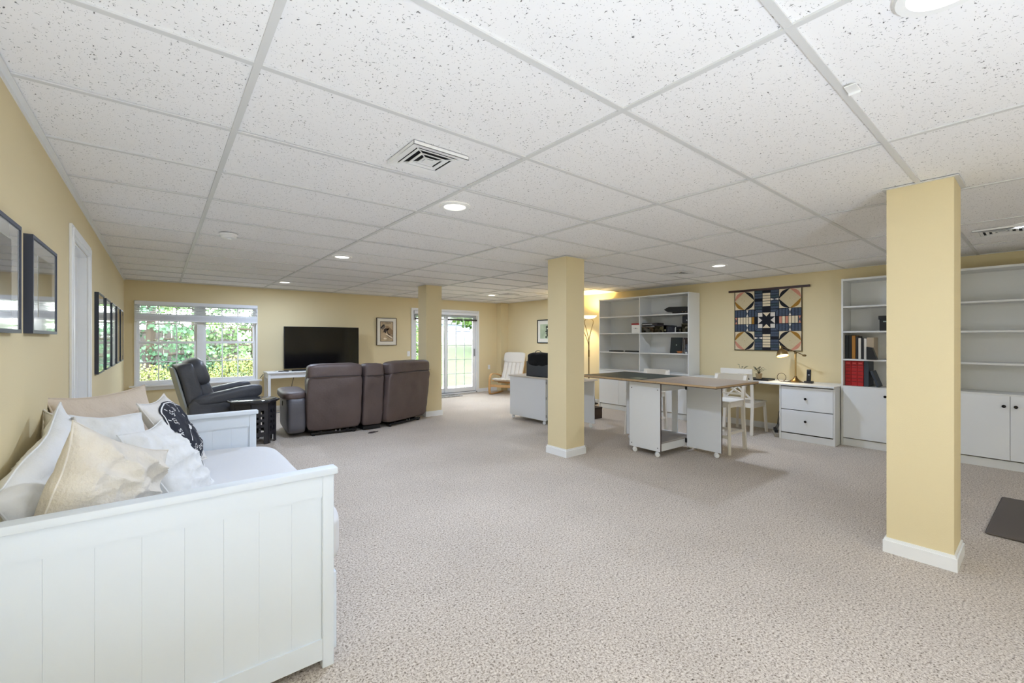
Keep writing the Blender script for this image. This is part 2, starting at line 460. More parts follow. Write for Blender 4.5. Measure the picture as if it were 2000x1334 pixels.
# sliding patio door
sdw = struct_empty('door_2', ((SX0+SX1)/2, YF, 0)); o = sdw.location
b = MB(o); c_ = .055
b.box(SX0-c_, YF-.018, 0, SX0, YF, SZ1+c_, bev=.003); b.box(SX1, YF-.018, 0, SX1+c_, YF, SZ1+c_, bev=.003); b.box(SX0, YF-.018, SZ1, SX1, YF, SZ1+c_, bev=.003)
b.build('casing', TRIM, sdw)
b = MB(o); b.box(SX0, YF, 0, SX0+.035, YF+T, SZ1); b.box(SX1-.035, YF, 0, SX1, YF+T, SZ1); b.box(SX0, YF, SZ1-.035, SX1, YF+T, SZ1); b.box(SX0, YF, 0, SX1, YF+T, .03)
b.build('door_frame', TRIM, sdw)
ALU = mat('grey_door_track', (150, 152, 156), .4, .6)
bx('threshold', ALU, sdw, SX0+.03, YF+.02, .03, SX1-.03, YF+.12, .045, o=o)
SMID = (SX0+SX1)/2
for k, (x0, x1, yy) in enumerate(((SX0+.035, SMID+.04, YF+.075), (SMID-.03, SX1-.035, YF+.03))):
    st = .075
    b = MB(o); b.box(x0, yy, .045, x0+st, yy+.035, SZ1-.04); b.box(x1-st, yy, .045, x1, yy+.035, SZ1-.04)
    b.box(x0+st, yy, .045, x1-st, yy+.035, .045+.10); b.box(x0+st, yy, SZ1-.12, x1-st, yy+.035, SZ1-.04)
    pn = b.build('sliding_panel', TRIM, sdw)
    b = MB(o); b.box(x0+st, yy+.015, .145, x1-st, yy+.019, SZ1-.12); b.build('pane', GLASS, pn)
    GR = mat('grille_grey', (196, 198, 204), .4)
    for q in (1, 2):
        xx = x0+st+(x1-x0-2*st)*q/3; bx('muntin', GR, pn, xx-.006, yy+.010, .145, xx+.006, yy+.024, SZ1-.12, o=o)
    for q in range(1, 5):
        zz = .145+(SZ1-.265)*q/5; bx('muntin', GR, pn, x0+st, yy+.011, zz-.006, x1-st, yy+.023, zz+.006, o=o)
    if k: 
        b = MB(o); b.box(x1-.05, yy-.03, .92, x1-.03, yy, 1.10, bev=.005); b.build('pull_handle', METAL, pn)
pb = thing('patio_blind', 'white blind bunched at the top of the sliding patio door', 'blind', (SMID, YF-.05, SZ1)); o = pb.location
bx('headrail', BLINDM, pb, SX0+.01, YF-.045, SZ1-.075, SX1-.01, YF-.002, SZ1-.005, o=o, bev=.003)
for k in range(9):
    bx('slat', BLINDM, pb, SX0+.02, YF-.05, 1.905-.0085*k, SX1-.03, YF-.006, 1.907-.0085*k, o=o)
DKS = mat('dark_blind_rail', (62, 58, 58), .5)
for q in range(4):
    x0 = SX0+.03+q*.435; bx('bottom_rail', DKS if q != 1 else BLINDM, pb, x0, YF-.055, 1.795, x0+.39, YF-.01, 1.83, o=o, bev=.003)

# switches and outlets
def plate(name, label, cat, x, z, tog=True):
    t = thing(name, label, cat, (x, YF, z))
    b = MB(); b.box(-.035, -.006, -.057, .035, 0, .057, bev=.002); b.build('plate', TRIM, t)
    b = MB()
    if tog: b.box(-.008, -.014, -.014, .008, -.006, .014, bev=.002)
    else: b.box(-.016, -.009, .008, .016, -.006, .036, bev=.004); b.box(-.016, -.009, -.036, .016, -.006, -.008, bev=.004)
    b.build('toggle' if tog else 'socket', TRIM, t)
plate('light_switch', 'white light switch beside the patio door', 'light switch', 4.383, 1.01)
plate('wall_outlet', 'white wall outlet between patio door and corner', 'outlet', 6.63, .62, False)

# ------------------------------------------------------------------ ceiling fixtures
def can_light(x, y, label, W=CAN_W, rad=.086):
    t = thing('recessed_light', label, 'ceiling light', (x, y, H), 0, 'round recessed lights in the ceiling')
    b = MB(); b.lathe([(rad-.012, .0), (rad-.006, -.006), (rad+.016, -.007), (rad+.022, -.001), (rad+.022, .004)], n=36); b.build('trim_ring', TRIM, t)
    b = MB(); b.lathe([(0, -.001), (rad-.01, -.001), (rad-.01, .003), (0, .003)], n=36)
    b.build('lens', mat('lamp_lens', (255, 250, 240), .5, emit=3.0), t)
    l = bpy.data.lights.new('lamp_light', 'AREA'); l.shape = 'DISK'; l.size = rad*1.7; l.energy = W; l.color = CAN_COL; l.spread = PI
    lo = bpy.data.objects.new('lamp_light', l); C.objects.link(lo); lo.parent = t; lo.location = (0, 0, -.010)
    return t
can_light(1.632, .167, 'large round recessed light at the top right edge, nearest the camera', W=11., rad=.092)
can_light(1.632, 2.66, 'round recessed light just behind the square ceiling vent')
can_light(1.622, 5.09, 'round recessed light between the vent and the television')
can_light(1.61, 7.95, 'round recessed light nearest the television wall')
can_light(5.565, 2.66, 'round recessed light above the craft table and quilt', W=20.)
can_light(5.535, 7.52, 'round recessed light near the patio door')
can_light(1.65, -1.7, 'unseen recessed light added behind the camera on the left', W=16.); can_light(5.5, -1.7, 'unseen recessed light added behind the camera on the right', W=4.)  # lamp rows extended behind the camera with added, unseen lamps
can_light(5.56, .1, 'recessed light hidden to the right beyond the large column', W=2.)

def diffuser(x, y, label, s=.155):
    t = thing('ceiling_vent', label, 'ceiling vent', (x, y, H), 0, 'square ceiling air vents')
    def ring(o_, i_, zo, zi, th=.003):
        b = MB()
        for k in range(4):
            M = Matrix.Rotation(k*PI/2, 4, 'Z')
            v = [b.bm.verts.new(M @ Vector(p)) for p in ((-o_, -o_, zo), (o_, -o_, zo), (i_, -i_, zi), (-i_, -i_, zi), (-o_, -o_, zo+th), (o_, -o_, zo+th), (i_, -i_, zi+th), (-i_, -i_, zi+th))]
            for q in ((0, 1, 2, 3), (7, 6, 5, 4), (0, 4, 5, 1), (3, 2, 6, 7)): b.bm.faces.new([v[a] for a in q])
        return b
    ring(s, s-.036, -.017, -.011).build('frame', TRIM, t)
    b = MB(); q = .002
    for a_ in ((-s, -s, s, -s+q), (-s, s-q, s, s), (-s, -s, -s+q, s), (s-q, -s, s, s)): b.box(a_[0], a_[1], -.017, a_[2], a_[3], .002)
    b.build('flange', TRIM, t)
    bx('backing', DARKV, t, -s+.02, -s+.02, -.001, s-.02, s-.02, .001)
    for k in range(3):
        o_ = s-.04-k*.036; ring(o_, o_-.018, -.016, -.011).build('louver', TRIM, t)
    bx('centre_plate', TRIM, t, -.026, -.026, -.016, .026, .026, -.012, bev=.002)
    for k in range(4):
        M = Matrix.Rotation(k*PI/2+PI/4, 4, 'Z'); b = MB(); b.box(.03, -.002, -.014, s*1.2, .002, -.008, M=M); b.build('rib', TRIM, t)
diffuser(1.09, 2.045, 'large square ceiling vent in the foreground with stepped louvers')
diffuser(5.66, .25, 'square ceiling vent at the far right edge beyond the large column', .17)
diffuser(5.72, 3.32, 'square ceiling vent beside the recessed light over the craft table')
diffuser(5.66, 7.08, 'square ceiling vent near the patio door corner')
sm = thing('smoke_detector', 'white round smoke detector on the ceiling over the daybed side', 'smoke detector', (.481, 4.62, H))
b = MB(); b.lathe([(0, -.045), (.045, -.043), (.058, -.034), (.062, -.02), (.07, -.014), (.072, 0)], n=32); b.build('body', TRIM, sm)
b = MB(); b.lathe([(0, -.052), (.018, -.05), (.022, -.043), (.022, -.04)], n=20); b.build('test_button', WHITE, sm)

# unseen fill uplights, added out of view to brighten the near ceiling
def fill_uplighter(x, y, label, k=1.):
    t = thing('fill_uplight', label, 'lamp', (x, y, 0), 0, 'added fill uplights out of view')
    b = MB(); b.lathe([(0, 0), (.11, 0), (.12, .02), (.12, .26), (.112, .26), (.112, .02)], n=28); b.build('can_body', METAL, t)
    b = MB(); b.lathe([(.03, .06), (.07, .12), (.11, .24), (.105, .24), (.065, .12), (.0, .07)], n=32); b.build('reflector', TRIM, t)
    l = bpy.data.lights.new('uplight', 'AREA'); l.shape = 'DISK'; l.size = .20; l.energy = FILL_W*k; l.color = CAN_COL
    lo = bpy.data.objects.new('uplight', l); C.objects.link(lo); lo.parent = t; lo.location = (0, 0, .262); lo.rotation_euler = (PI, 0, 0)
fill_uplighter(.35, -1.7, 'added fill uplight, unseen on the carpet behind the camera', 1.35)
fill_uplighter(-.22, .22, 'added fill uplight, out of view between camera and daybed end', .27)

# ------------------------------------------------------------------ framed pictures
FRAMEN = mat('navy_black_frame', (44, 50, 66), .45)
FRAMEB = mat('black_frame', (24, 22, 22), .4)
MATB = mat('picture_mat_board', (206, 206, 202), .08, coat=1., spec=.9)
PRINTS = [mat('print_grey_'+s, c, .08, coat=1., var=.5, vscale=4, spec=.9) for s, c in (('slate', (98, 102, 108)), ('olive', (104, 104, 92)), ('charcoal', (60, 62, 66)))]
LPY = ((5.14, 5.64), (5.85, 6.33), (6.53, 7.01), (7.24, 7.72), (7.93, 8.38))
def left_picture(y0, y1, z0, z1, label, dep=.028, ins=.22, pm=0, group='framed prints on the left wall', name='framed_picture'):
    t = thing(name, label, 'picture', (XL, (y0+y1)/2, (z0+z1)/2), 0, group); o = t.location
    w = .014
    b = MB(o); x1 = XL+dep
    b.box(XL, y0, z0, x1, y0+w, z1); b.box(XL, y1-w, z0, x1, y1, z1); b.box(XL, y0+w, z0, x1, y1-w, z0+w); b.box(XL, y0+w, z1-w, x1, y1-w, z1)
    b.build('frame', FRAMEN, t)
    bx('mat_board', MATB, t, XL+.004, y0+w, z0+w, x1-.004, y1-w, z1-w, o=o)
    iy, iz = (y1-y0)*ins, (z1-z0)*ins*.8
    bx('print', PRINTS[pm], t, XL+.005, y0+iy, z0+iz, x1-.003, y1-iy, z1-iz, o=o)
    return t
left_picture(1.86, 2.45, 1.36, 1.762, 'framed dark print cut off by the left edge of the photo', pm=0)
left_picture(2.642, 3.187, 1.362, 1.772, 'framed print with thick blue-black side, just left of the doorway', pm=1)
for k, (y0, y1) in enumerate(LPY):
    left_picture(y0, y1, 1.035, 1.745, ('nearest', 'second', 'third', 'fourth', 'farthest')[k]+' tall glazed print in the row of five beyond the doorway', pm=2 if k % 2 else 1, ins=.13)

# art print on the far wall
pt = thing('framed_art_print', 'sepia art print in a cream mat and thin dark frame between television and patio door', 'picture', (3.855, YF, 1.50)); o = pt.location
x0, x1, z0, z1 = 3.63, 4.085, 1.205, 1.805
b = MB(o); w = .011
b.box(x0, YF-.03, z0, x0+w, YF, z1); b.box(x1-w, YF-.03, z0, x1, YF, z1); b.box(x0+w, YF-.03, z0, x1-w, YF, z0+w); b.box(x0+w, YF-.03, z1-w, x1-w, YF, z1)
b.build('frame', mat('brown_frame', (74, 58, 40), .4), pt)
bx('mat_board', mat('cream_mat', (240, 232, 214), .6), pt, x0+w, YF-.022, z0+w, x1-w, YF-.004, z1-w, o=o)
px0, px1, pz0, pz1 = x0+.078, x1-.078, z0+.085, z1-.078
bx('print_border', mat('print_border_brown', (92, 78, 54), .5), pt, px0, YF-.0235, pz0, px1, YF-.022, pz1, o=o)
SEP = mat('sepia_paper', (196, 172, 136), .5, var=.25, vscale=7)
bx('print', SEP, pt, px0+.012, YF-.0245, pz0+.012, px1-.012, YF-.0235, pz1-.012, o=o)
def flat(name, pts, m, par, lo, y, org, th=.001):
    # pts in 0..1 of the print, x right and z up
    b = MB(org); M = Matrix.Translation((lo[0], y, lo[1])) @ Matrix.Rotation(PI/2, 4, 'X')
    b.prism([(p[0]*lo[2], p[1]*lo[3]) for p in pts], th, M=M); return b.build(name, m, par, smooth=False)
LO = (px0, pz0, px1-px0, pz1-pz0)
SEPD = mat('sepia_dark', (52, 36, 26), .5); SEPL = mat('sepia_light', (240, 226, 198), .5); SEPM = mat('sepia_mid', (150, 122, 88), .5); SEPG = mat('sepia_grey', (118, 106, 92), .5)
for nm, pts, m in (('shape', [(.45, .78), (.62, .76), (.8, .66), (.95, .56), (.95, .34), (.7, .36), (.6, .44), (.56, .56), (.45, .66)], SEPM),
                   ('shape', [(.04, .70), (.22, .86), (.32, .84), (.42, .72), (.3, .66), (.2, .58), (.1, .62)], SEPG),
                   ('stroke', [(.03, .68), (.3, .86), (.33, .83), (.07, .65)], SEPD),
                   ('stroke', [(.25, .58), (.38, .66), (.55, .65), (.68, .67), (.68, .62), (.58, .58), (.56, .48), (.66, .38), (.95, .24), (.95, .28), (.62, .33), (.53, .44), (.47, .55), (.43, .42), (.36, .41), (.34, .46), (.16, .46), (.28, .52)], SEPD),
                   ('stroke', [(.45, .40), (.92, .2), (.95, .17), (.9, .14), (.8, .18), (.42, .36)], SEPL),
                   ('stroke', [(.5, .32), (.86, .16), (.88, .13), (.82, .14), (.48, .30)], SEPD),
                   ('spot', [(.25, .14), (.3, .19), (.42, .18), (.52, .13), (.4, .10), (.3, .11)], SEPL)):
    flat(nm, pts, m, pt, LO, YF-.0247, o)
for k, (u0, u1) in enumerate(((.12, .15), (.17, .2), (.22, .24), (.42, .46), (.48, .5), (.52, .57), (.59, .63), (.65, .69), (.71, .75), (.77, .82))):
    flat('lettering', [(u0, .90), (u1, .895), (u1, .93+.015*(k % 3)), (u0, .94)], SEPG, pt, LO, YF-.0247, o)

# picture on the right wall
pr = thing('framed_plant_picture', 'black framed green picture on the right wall, half hidden by the middle column', 'picture', (XR, 7.42, 1.525)); o = pr.location
y0, y1, z0, z1 = 7.08, 7.76, 1.245, 1.805; w = .022
b = MB(o); b.box(XR-.03, y0, z0, XR, y0+w, z1); b.box(XR-.03, y1-w, z0, XR, y1, z1); b.box(XR-.03, y0+w, z0, XR, y1-w, z0+w); b.box(XR-.03, y0+w, z1-w, XR, y1-w, z1)
b.build('frame', FRAMEB, pr)
bx('mat_board', mat('white_mat', (232, 228, 214), .6), pr, XR-.02, y0+w, z0+w, XR-.004, y1-w, z1-w, o=o)
bx('print', mat('pale_green_print', (176, 190, 158), .5, var=.25, vscale=5), pr, XR-.022, y0+.12, z0+.11, XR-.02, y1-.10, z1-.11, o=o)
DG = mat('dark_leaf_print', (34, 44, 34), .5, var=.5, vscale=30); LG = mat('pale_bloom_print', (235, 240, 220), .5)
for k, (yy, zz, r, m) in enumerate(((7.42, 1.62, .045, DG), (7.40, 1.56, .05, DG), (7.44, 1.50, .045, DG), (7.40, 1.44, .04, DG), (7.45, 1.39, .03, DG), (7.41, 1.59, .016, LG), (7.46, 1.49, .014, LG))):
    b = MB(o); b.cyl((XR-.023-.0004*k, yy, zz), (XR-.022, yy, zz), r, n=9); b.build('bloom' if m is LG else 'leaf_mass', m, pr)

# ------------------------------------------------------------------ bookcases and cabinets on the right wall
XF = 6.73
def knob(par, x, y, z, o, r=.016):
    b = MB(o); b.lathe([(0, .028), (r*.8, .026), (r, .019), (r*.9, .012), (r*.45, .008), (r*.45, 0), (0, 0)], n=18, M=Matrix.Translation((x, y, z)) @ Matrix.Rotation(-PI/2, 4, 'Y'))
    return b.build('knob', KNOBM, par)
def bookcase(y0, y1, divs, shelves, ht, label, doors, knobs, zdoor=(.10, .735), top=.76, name='bookcase'):
    t = thing(name, label, 'bookcase', ((XF+XR)/2, (y0+y1)/2, 0)); o = t.location
    th = .019; xb = XR-.016
    for y in (y0, y1-th): bx('side_panel', MELA, t, XF, y, 0, xb, y+th, ht, o=o, bev=.001)
    ys = [y0+th]
    for d in divs:
        bx('divider', MELA, t, XF, d-th/2, .09, xb, d+th/2, ht-th, o=o); ys += [d-th/2, d+th/2]
    ys.append(y1-th)
    bx('top_panel', MELA, t, XF, y0+th, ht-.028, xb, y1-th, ht-.004, o=o)
    bx('back_panel', MELA, t, xb-.005, y0+th, .09, xb, y1-th, ht-th, o=o)
    bx('plinth', MELA, t, XF+.012, y0+th, 0, XF+.03, y1-th, .088, o=o)
    for k in range(0, len(ys), 2):
        for z in shelves: bx('shelf', MELA, t, XF+.006, ys[k], z-.02, xb-.006, ys[k+1], z, o=o, bev=.001)
        bx('cabinet_top', MELA, t, XF+.002, ys[k], top-.02, xb-.006, ys[k+1], top, o=o)
    for (a, c), kk in zip(doors, knobs):
        b = MB(o); b.box(XF-.004, a+.0015, zdoor[0], XF+.014, c-.0015, zdoor[1], bev=.0012); d = b.build('door', MELB, t)
        if kk is not None: knob(d, XF-.004, kk, .651, o)
    return t
A = bookcase(3.706, 5.577, [4.647], [1.10, 1.457, 1.772], 2.118, 'tall white double bookcase between the floor lamp and the quilt',
             [(3.727, 4.182), (4.182, 4.637), (4.657, 5.107), (5.107, 5.556)], [None]*4)
bookcase(.700, 1.657, [], [1.09, 1.44, 1.755], 2.104, 'tall white bookcase right of the desk holding red binders and standing books', [(.72, 1.179), (1.179, 1.637)], [1.135, 1.223], top=.752)
bookcase(-.212, .699, [], [1.09, 1.43, 1.745], 2.104, 'empty tall white bookcase right of the large column', [(-.192, .244), (.244, .679)], [.205, .286], top=.775, zdoor=(.10, .755))

# desk with two deep drawers
DX = 6.52
dk = thing('desk', 'white built-in desk with two deep drawers standing right below the quilt', 'desk', (6.8, 2.5, 0)); o = dk.location
bx('desktop', MELA, dk, DX-.03, 1.668, .722, XR-.012, 3.66, .745, o=o, bev=.004)
for y in (1.668, 2.275): bx('side_panel', MELA, dk, DX, y, 0, XR-.03, y+.019, .722, o=o)
bx('side_panel', MELA, dk, DX+.05, 3.63, 0, XR-.03, 3.649, .722, o=o)
bx('plinth', MELA, dk, DX+.01, 1.687, 0, DX+.028, 2.275, .085, o=o)
bx('back_panel', MELA, dk, XR-.04, 1.687, .05, XR-.035, 2.275, .72, o=o)
for (z0, z1, zk) in ((.10, .398, .265), (.408, .708, .560)):
    b = MB(o); b.box(DX+.002, 1.690, z0, DX+.02, 2.272, z1, bev=.0012); d = b.build('drawer', MELB, dk); knob(d, DX+.002, 1.985, zk, o)

# ------------------------------------------------------------------ things on the shelves
def sh(x0, y0, z0, x1, y1, z1, name, label, cat, m, group=None, bev=.002, tilt=0, extra=None):
    t = thing(name, label, cat, ((x0+x1)/2, (y0+y1)/2, z0), 0, group); o = t.location
    M = None
    if tilt: M = Matrix.Translation(((x0+x1)/2, y0 if tilt > 0 else y1, z0)) @ Matrix.Rotation(tilt, 4, 'X') @ Matrix.Translation((-(x0+x1)/2, -(y0 if tilt > 0 else y1), -z0))
    b = MB(o); b.box(x0, y0, z0, x1, y1, z1, bev=bev, M=M); b.build('cover' if cat in ('book', 'binder') else 'body', m, t)
    if cat == 'book':
        b = MB(o); b.box(x0+.006, y0+.003, z0+.004, x1-.0, y1-.003, z1+.0015, M=M) if False else b.box(x0+.004, y0+.0035, z0+.003, x1+.002, y1-.0035, z1-.003, M=M)
        b.build('pages', mat('page_edges', (222, 214, 196), .8), t)
    if extra: extra(t, o)
    return t
REDB = mat('red_binder', (178, 18, 22), .45); NAV = mat('slate_binder', (52, 60, 68), .5)
# red binders + slate ones on lower shelf of bookcase B (z .752)
def spine_rings(t, o, y0, y1, x):
    for z in (.80, .84, .885, .93, .975, 1.005): bx('spine_band', mat('red_binder_dark', (120, 10, 14), .5), t, x-.0015, y0+.006, z, x, y1-.006, z+.010, o=o)
    b = MB(o); b.box(x-.002, y0+.012, 1.030, x-.0005, y1-.012, 1.042); b.build('spine_label', mat('spine_pink', (214, 92, 84), .5), t)
for k in range(3):
    y1 = 1.632-k*.062; lb = ('leftmost', 'middle', 'rightmost')[k]+' of the three red binders on the low shelf'
    sh(6.80, y1-.060, .752, 7.03, y1, 1.062, 'red_binder', lb, 'binder', REDB, 'red binders on the low shelf', extra=lambda t, o, a=y1-.060, c=y1: spine_rings(t, o, a, c, 6.80))
sh(6.80, 1.395, .752, 7.04, 1.443, 1.07, 'slate_binder', 'upright slate grey binder right of the red binders', 'binder', NAV)
sh(6.79, 1.290, .752, 6.97, 1.315, .955, 'leaning_notebook', 'dark grey notebook leaning against the slate binder', 'book', NAV, tilt=-.34)
# standing books on the middle shelf (z 1.09)
bk = [(1.600, 1.632, .30, (34, 40, 38), 'dark green book with white lettering at the left end of the book shelf'),
      (1.565, 1.598, .30, (22, 24, 22), 'black book beside the mustard book'),
      (1.528, 1.563, .295, (166, 112, 32), 'mustard brown tall book on the middle shelf'),
      (1.500, 1.526, .285, (24, 20, 18), 'thin black book right of the mustard book'),
      (1.472, 1.498, .262, (226, 220, 206), 'slim white book between two black ones'),
      (1.445, 1.470, .262, (16, 14, 14), 'slim black book between two white ones'),
      (1.416, 1.443, .258, (232, 226, 212), 'slim white book at the right of the upright books'),
      (1.345, 1.414, .27, (182, 164, 138), 'pale tan book standing behind the black bookend')]
for k, (a, c, h, col, lb) in enumerate(bk):
    sh(6.80, a, 1.09, 7.0, c, 1.09+h, 'standing_book', lb, 'book', mat('book_cover_%d' % k, col, .5), 'books on the middle shelf')
be = thing('bookend', 'black wedge shaped bookend with a white mark, right of the books', 'bookend', (6.80, 1.33, 1.09))
b = MB(); b.prism([(0, 0), (.10, 0), (.055, .145), (.0, .155)], .07, M=Matrix.Translation((-.02, .07, 0)) @ Matrix.Rotation(-PI/2, 4, 'Z') @ Matrix.Rotation(PI/2, 4, 'X')); b.build('wedge', BLACK, be)
b = MB(); b.lathe([(0, .002), (.012, .001), (.012, 0)], n=12, M=Matrix.Translation((-.021, .03, .105)) @ Matrix.Rotation(-PI/2, 4, 'Y')); b.box(-.022, .02, .008, -.0205, .062, .013); b.build('mark', WHITE, be)
# black lidded box on the upper shelf (z 1.44)
bb_ = thing('storage_box', 'black lidded storage box with pale printed marks on the upper shelf beside the large column', 'box', (6.9, 1.15, 1.44)); o = bb_.location
bx('box_body', BLACK, bb_, 6.76, 1.02, 1.44, 7.04, 1.285, 1.585, o=o, bev=.003)
bx('box_lid', BLACK, bb_, 6.755, 1.012, 1.575, 7.045, 1.295, 1.622, o=o, bev=.004)
b = MB(o)
for (ya, za, w_, h_) in ((1.235, 1.545, .03, .012), (1.195, 1.548, .045, .016), (1.185, 1.475, .05, .008), (1.19, 1.49, .04, .006)): b.box(6.7585, ya-w_/2, za, 6.7605, ya+w_/2, za+h_)
b.build('printed_mark', mat('pale_green_mark', (150, 165, 155), .5), bb_)

# double bookcase contents
b1 = thing('kit_box', 'white box with a red lid on the left bay shelf of the double bookcase', 'box', (6.85, 4.73, 1.457)); o = b1.location
bx('box_body', WHITE, b1, 6.76, 4.665, 1.457, 6.94, 4.835, 1.60, o=o, bev=.002)
bx('box_lid', mat('dark_red_lid', (160, 26, 30), .5), b1, 6.755, 4.66, 1.60, 6.945, 4.84, 1.63, o=o, bev=.002)
b = MB(o); b.box(6.7583, 4.735, 1.53, 6.7603, 4.765, 1.545); b.box(6.7583, 4.70, 1.533, 6.7603, 4.80, 1.536); b.build('printed_mark', mat('mark_dark', (90, 90, 90), .5), b1)
def paper(t, o): pass
sh(6.78, 4.86, 1.457, 6.98, 5.23, 1.466, 'paper_stack', 'thin pale stack of paper beside the red-lidded white box', 'paper', mat('grey_paper', (150, 156, 146), .7))
def strip(t, o): 
    bx('label_tag', WHITE, t, 6.7385, 4.97, 1.112, 6.7398, 5.0, 1.126, o=o)
sh(6.74, 4.66, 1.10, 6.95, 5.34, 1.127, 'black_roll_case', 'long flat black case lying on the lower left shelf of the double bookcase', 'case', BLACK, extra=strip)
# right bay
tv = thing('black_instrument_case', 'long black tapered case lying on the top right shelf of the double bookcase', 'case', (6.86, 4.0, 1.772)); o = tv.location
b = MB(o); b.prism([(3.73, .030), (4.10, .033), (4.165, .075), (4.12, .098), (4.07, .118), (3.73, .105)], .24, M=Matrix.Translation((6.98, 0, 1.772)) @ Matrix.Rotation(-PI/2, 4, 'Y') @ Matrix(((0, 1, 0, 0), (1, 0, 0, 0), (0, 0, 1, 0), (0, 0, 0, 1))))
b.build('case_lid', BLACK, tv)
bx('case_base', mat('black_leather', (24, 20, 22), .35), tv, 6.76, 3.73, 1.772, 6.95, 4.02, 1.806, o=o, bev=.003)
for y in (3.775, 3.83):
    b = MB(o); b.cyl((6.755, y, 1.80), (6.762, y, 1.80), .008); b.build('latch', BRASS, tv)
CLR = glass_mat('clear_plastic', tint=(.82, .8, .76))
mix = [mat('wool_cream', (206, 198, 150), .9, bump=.6, bscale=40), mat('wool_brown', (120, 92, 70), .9, bump=.6, bscale=40), mat('wool_grey', (140, 134, 126), .9, bump=.6, bscale=40), mat('wool_dark', (40, 36, 40), .9), mat('wool_white', (216, 212, 204), .9)]
def bin_(y0, y1, z0, z1, label, cols, lid=BLACK, x0=6.76, x1=7.0):
    t = thing('craft_bin', label, 'storage bin', ((x0+x1)/2, (y0+y1)/2, z0), 0, 'craft bins on the double bookcase'); o = t.location
    b = MB(o); th = .003
    b.box(x0, y0, z0, x1, y1, z0+th); b.box(x0, y0, z0, x0+th, y1, z1-.012); b.box(x1-th, y0, z0, x1, y1, z1-.012); b.box(x0, y0, z0, x1, y0+th, z1-.012); b.box(x0, y1-th, z0, x1, y1, z1-.012)
    b.build('tub', CLR, t)
    bx('lid', lid, t, x0-.004, y0-.004, z1-.012, x1+.004, y1+.004, z1, o=o, bev=.003)
    rr = random.Random(int(y0*1000)); n = max(3, int((y1-y0)/.05))
    for k in range(n):
        b = MB(o); r = min(.032, (z1-z0)*.32)
        b.soft((x0+.05+.03*(k % 2), y0+.03+(y1-y0-.06)*k/max(1, n-1), z0+r+.006+(.03 if k % 2 and (z1-z0) > .1 else 0)), (r*2.1, r*2.2, r*1.9), e=.9, n=4); b.build('yarn_ball', cols[rr.randrange(len(cols))], t)
    return t
bin_(4.38, 4.62, 1.457, 1.56, 'clear brown-tinted bin of pale craft bits at the left end of the crowded shelf', [mix[1], mix[4], mix[1]], lid=mat('brown_tint_lid', (112, 100, 84), .3))
bin_(4.18, 4.36, 1.457, 1.585, 'clear bin of cream yarn in the middle of the crowded shelf', [mix[0], mix[0], mix[3]], lid=mat('dark_lid', (50, 42, 46), .4))
sh(6.75, 4.30, 1.587, 6.96, 4.61, 1.625, 'striped_case', 'dark flat case with a pale stripe lying on top of the craft bins', 'case', mat('dark_brown_case', (48, 40, 38), .5), extra=lambda t, o: bx('stripe', WHITE, t, 6.7485, 4.40, 1.599, 6.7498, 4.60, 1.608, o=o))
bs = thing('round_basket', 'round dark blue-black lidded basket on the crowded shelf', 'basket', (6.86, 4.09, 1.457))
b = MB(); b.lathe([(0, 0), (.075, 0), (.092, .03), (.092, .085), (.085, .092)], n=28); b.build('basket_body', mat('midnight_weave', (34, 34, 44), .6, bump=.5, bscale=120), bs)
b = MB(); b.lathe([(.09, .088), (.094, .094), (.08, .112), (.03, .122), (0, .124)], n=28); b.build('lid', mat('dark_weave_lid', (40, 40, 44), .6), bs)
jr = thing('white_bottle', 'small white bottle with a black cap beside the round basket', 'bottle', (6.80, 3.975, 1.457))
b = MB(); b.lathe([(0, 0), (.018, 0), (.018, .07), (.010, .085), (.010, .095), (0, .095)], n=16); b.build('bottle_body', WHITE, jr)
b = MB(); b.lathe([(.012, .09), (.012, .112), (0, .113)], n=12); b.build('cap', BLACK, jr)
bin_(3.86, 3.95, 1.457, 1.55, 'small clear bin of dark odds and ends beside the white bottle', [mix[2], mix[3]])
bin_(3.74, 3.85, 1.457, 1.60, 'tall clear bin of grey and cream pieces at the right end of the crowded shelf', [mix[2], mix[3], mix[4]], lid=mat('olive_lid', (88, 84, 66), .4))
sh(6.76, 3.735, 1.602, 6.98, 3.845, 1.735, 'black_pouch', 'tall black pouch with a small white tag above the craft bins', 'pouch', mat('black_canvas', (26, 26, 30), .7), bev=.012, extra=lambda t, o: bx('tag', WHITE, t, 6.7585, 3.75, 1.645, 6.7598, 3.765, 1.66, o=o))
bf = thing('black_photo_frame', 'square black panel with a small pale dot standing on the lower right shelf', 'picture frame', (6.84, 4.0, 1.10)); o = bf.location
M = Matrix.Translation((6.84, 4.0, 1.10)) @ Matrix.Rotation(.12, 4, 'Y')
b = MB(o); b.box(-.012, -.105, 0, .012, .105, .27, bev=.003, M=M); b.build('frame', BLACK, bf)
b = MB(o); b.box(-.0135, -.09, .015, -.0115, .09, .255, M=M); b.build('print', mat('dark_green_print', (20, 30, 28), .3), bf)
b = MB(o); b.cyl(M @ Vector((-.0155, -.01, .14)), M @ Vector((-.0134, -.01, .14)), .010, n=10); b.build('dot', mat('pale_dot', (190, 196, 180), .5), bf)
wb_ = thing('woven_bowl', 'small orange brown woven bowl in front of the black panel', 'bowl', (6.78, 3.895, 1.10))
b = MB(); b.lathe([(0, .003), (.03, .004), (.045, .028), (.048, .038), (.043, .036), (.03, .010), (0, .008)], n=24); b.build('bowl_body', mat('orange_weave', (176, 110, 62), .6, bump=.5, bscale=150), wb_)
lf = thing('dark_lantern', 'small dark framed figure scene at the right end of the lower shelf', 'ornament', (6.82, 3.785, 1.10))
b = MB(); b.box(-.03, -.05, 0, .03, .05, .008); b.box(-.03, -.05, .235, .03, .05, .265, bev=.004)
for yy in (-.047, .047): b.box(-.03, yy-.004, .005, -.022, yy+.004, .24)
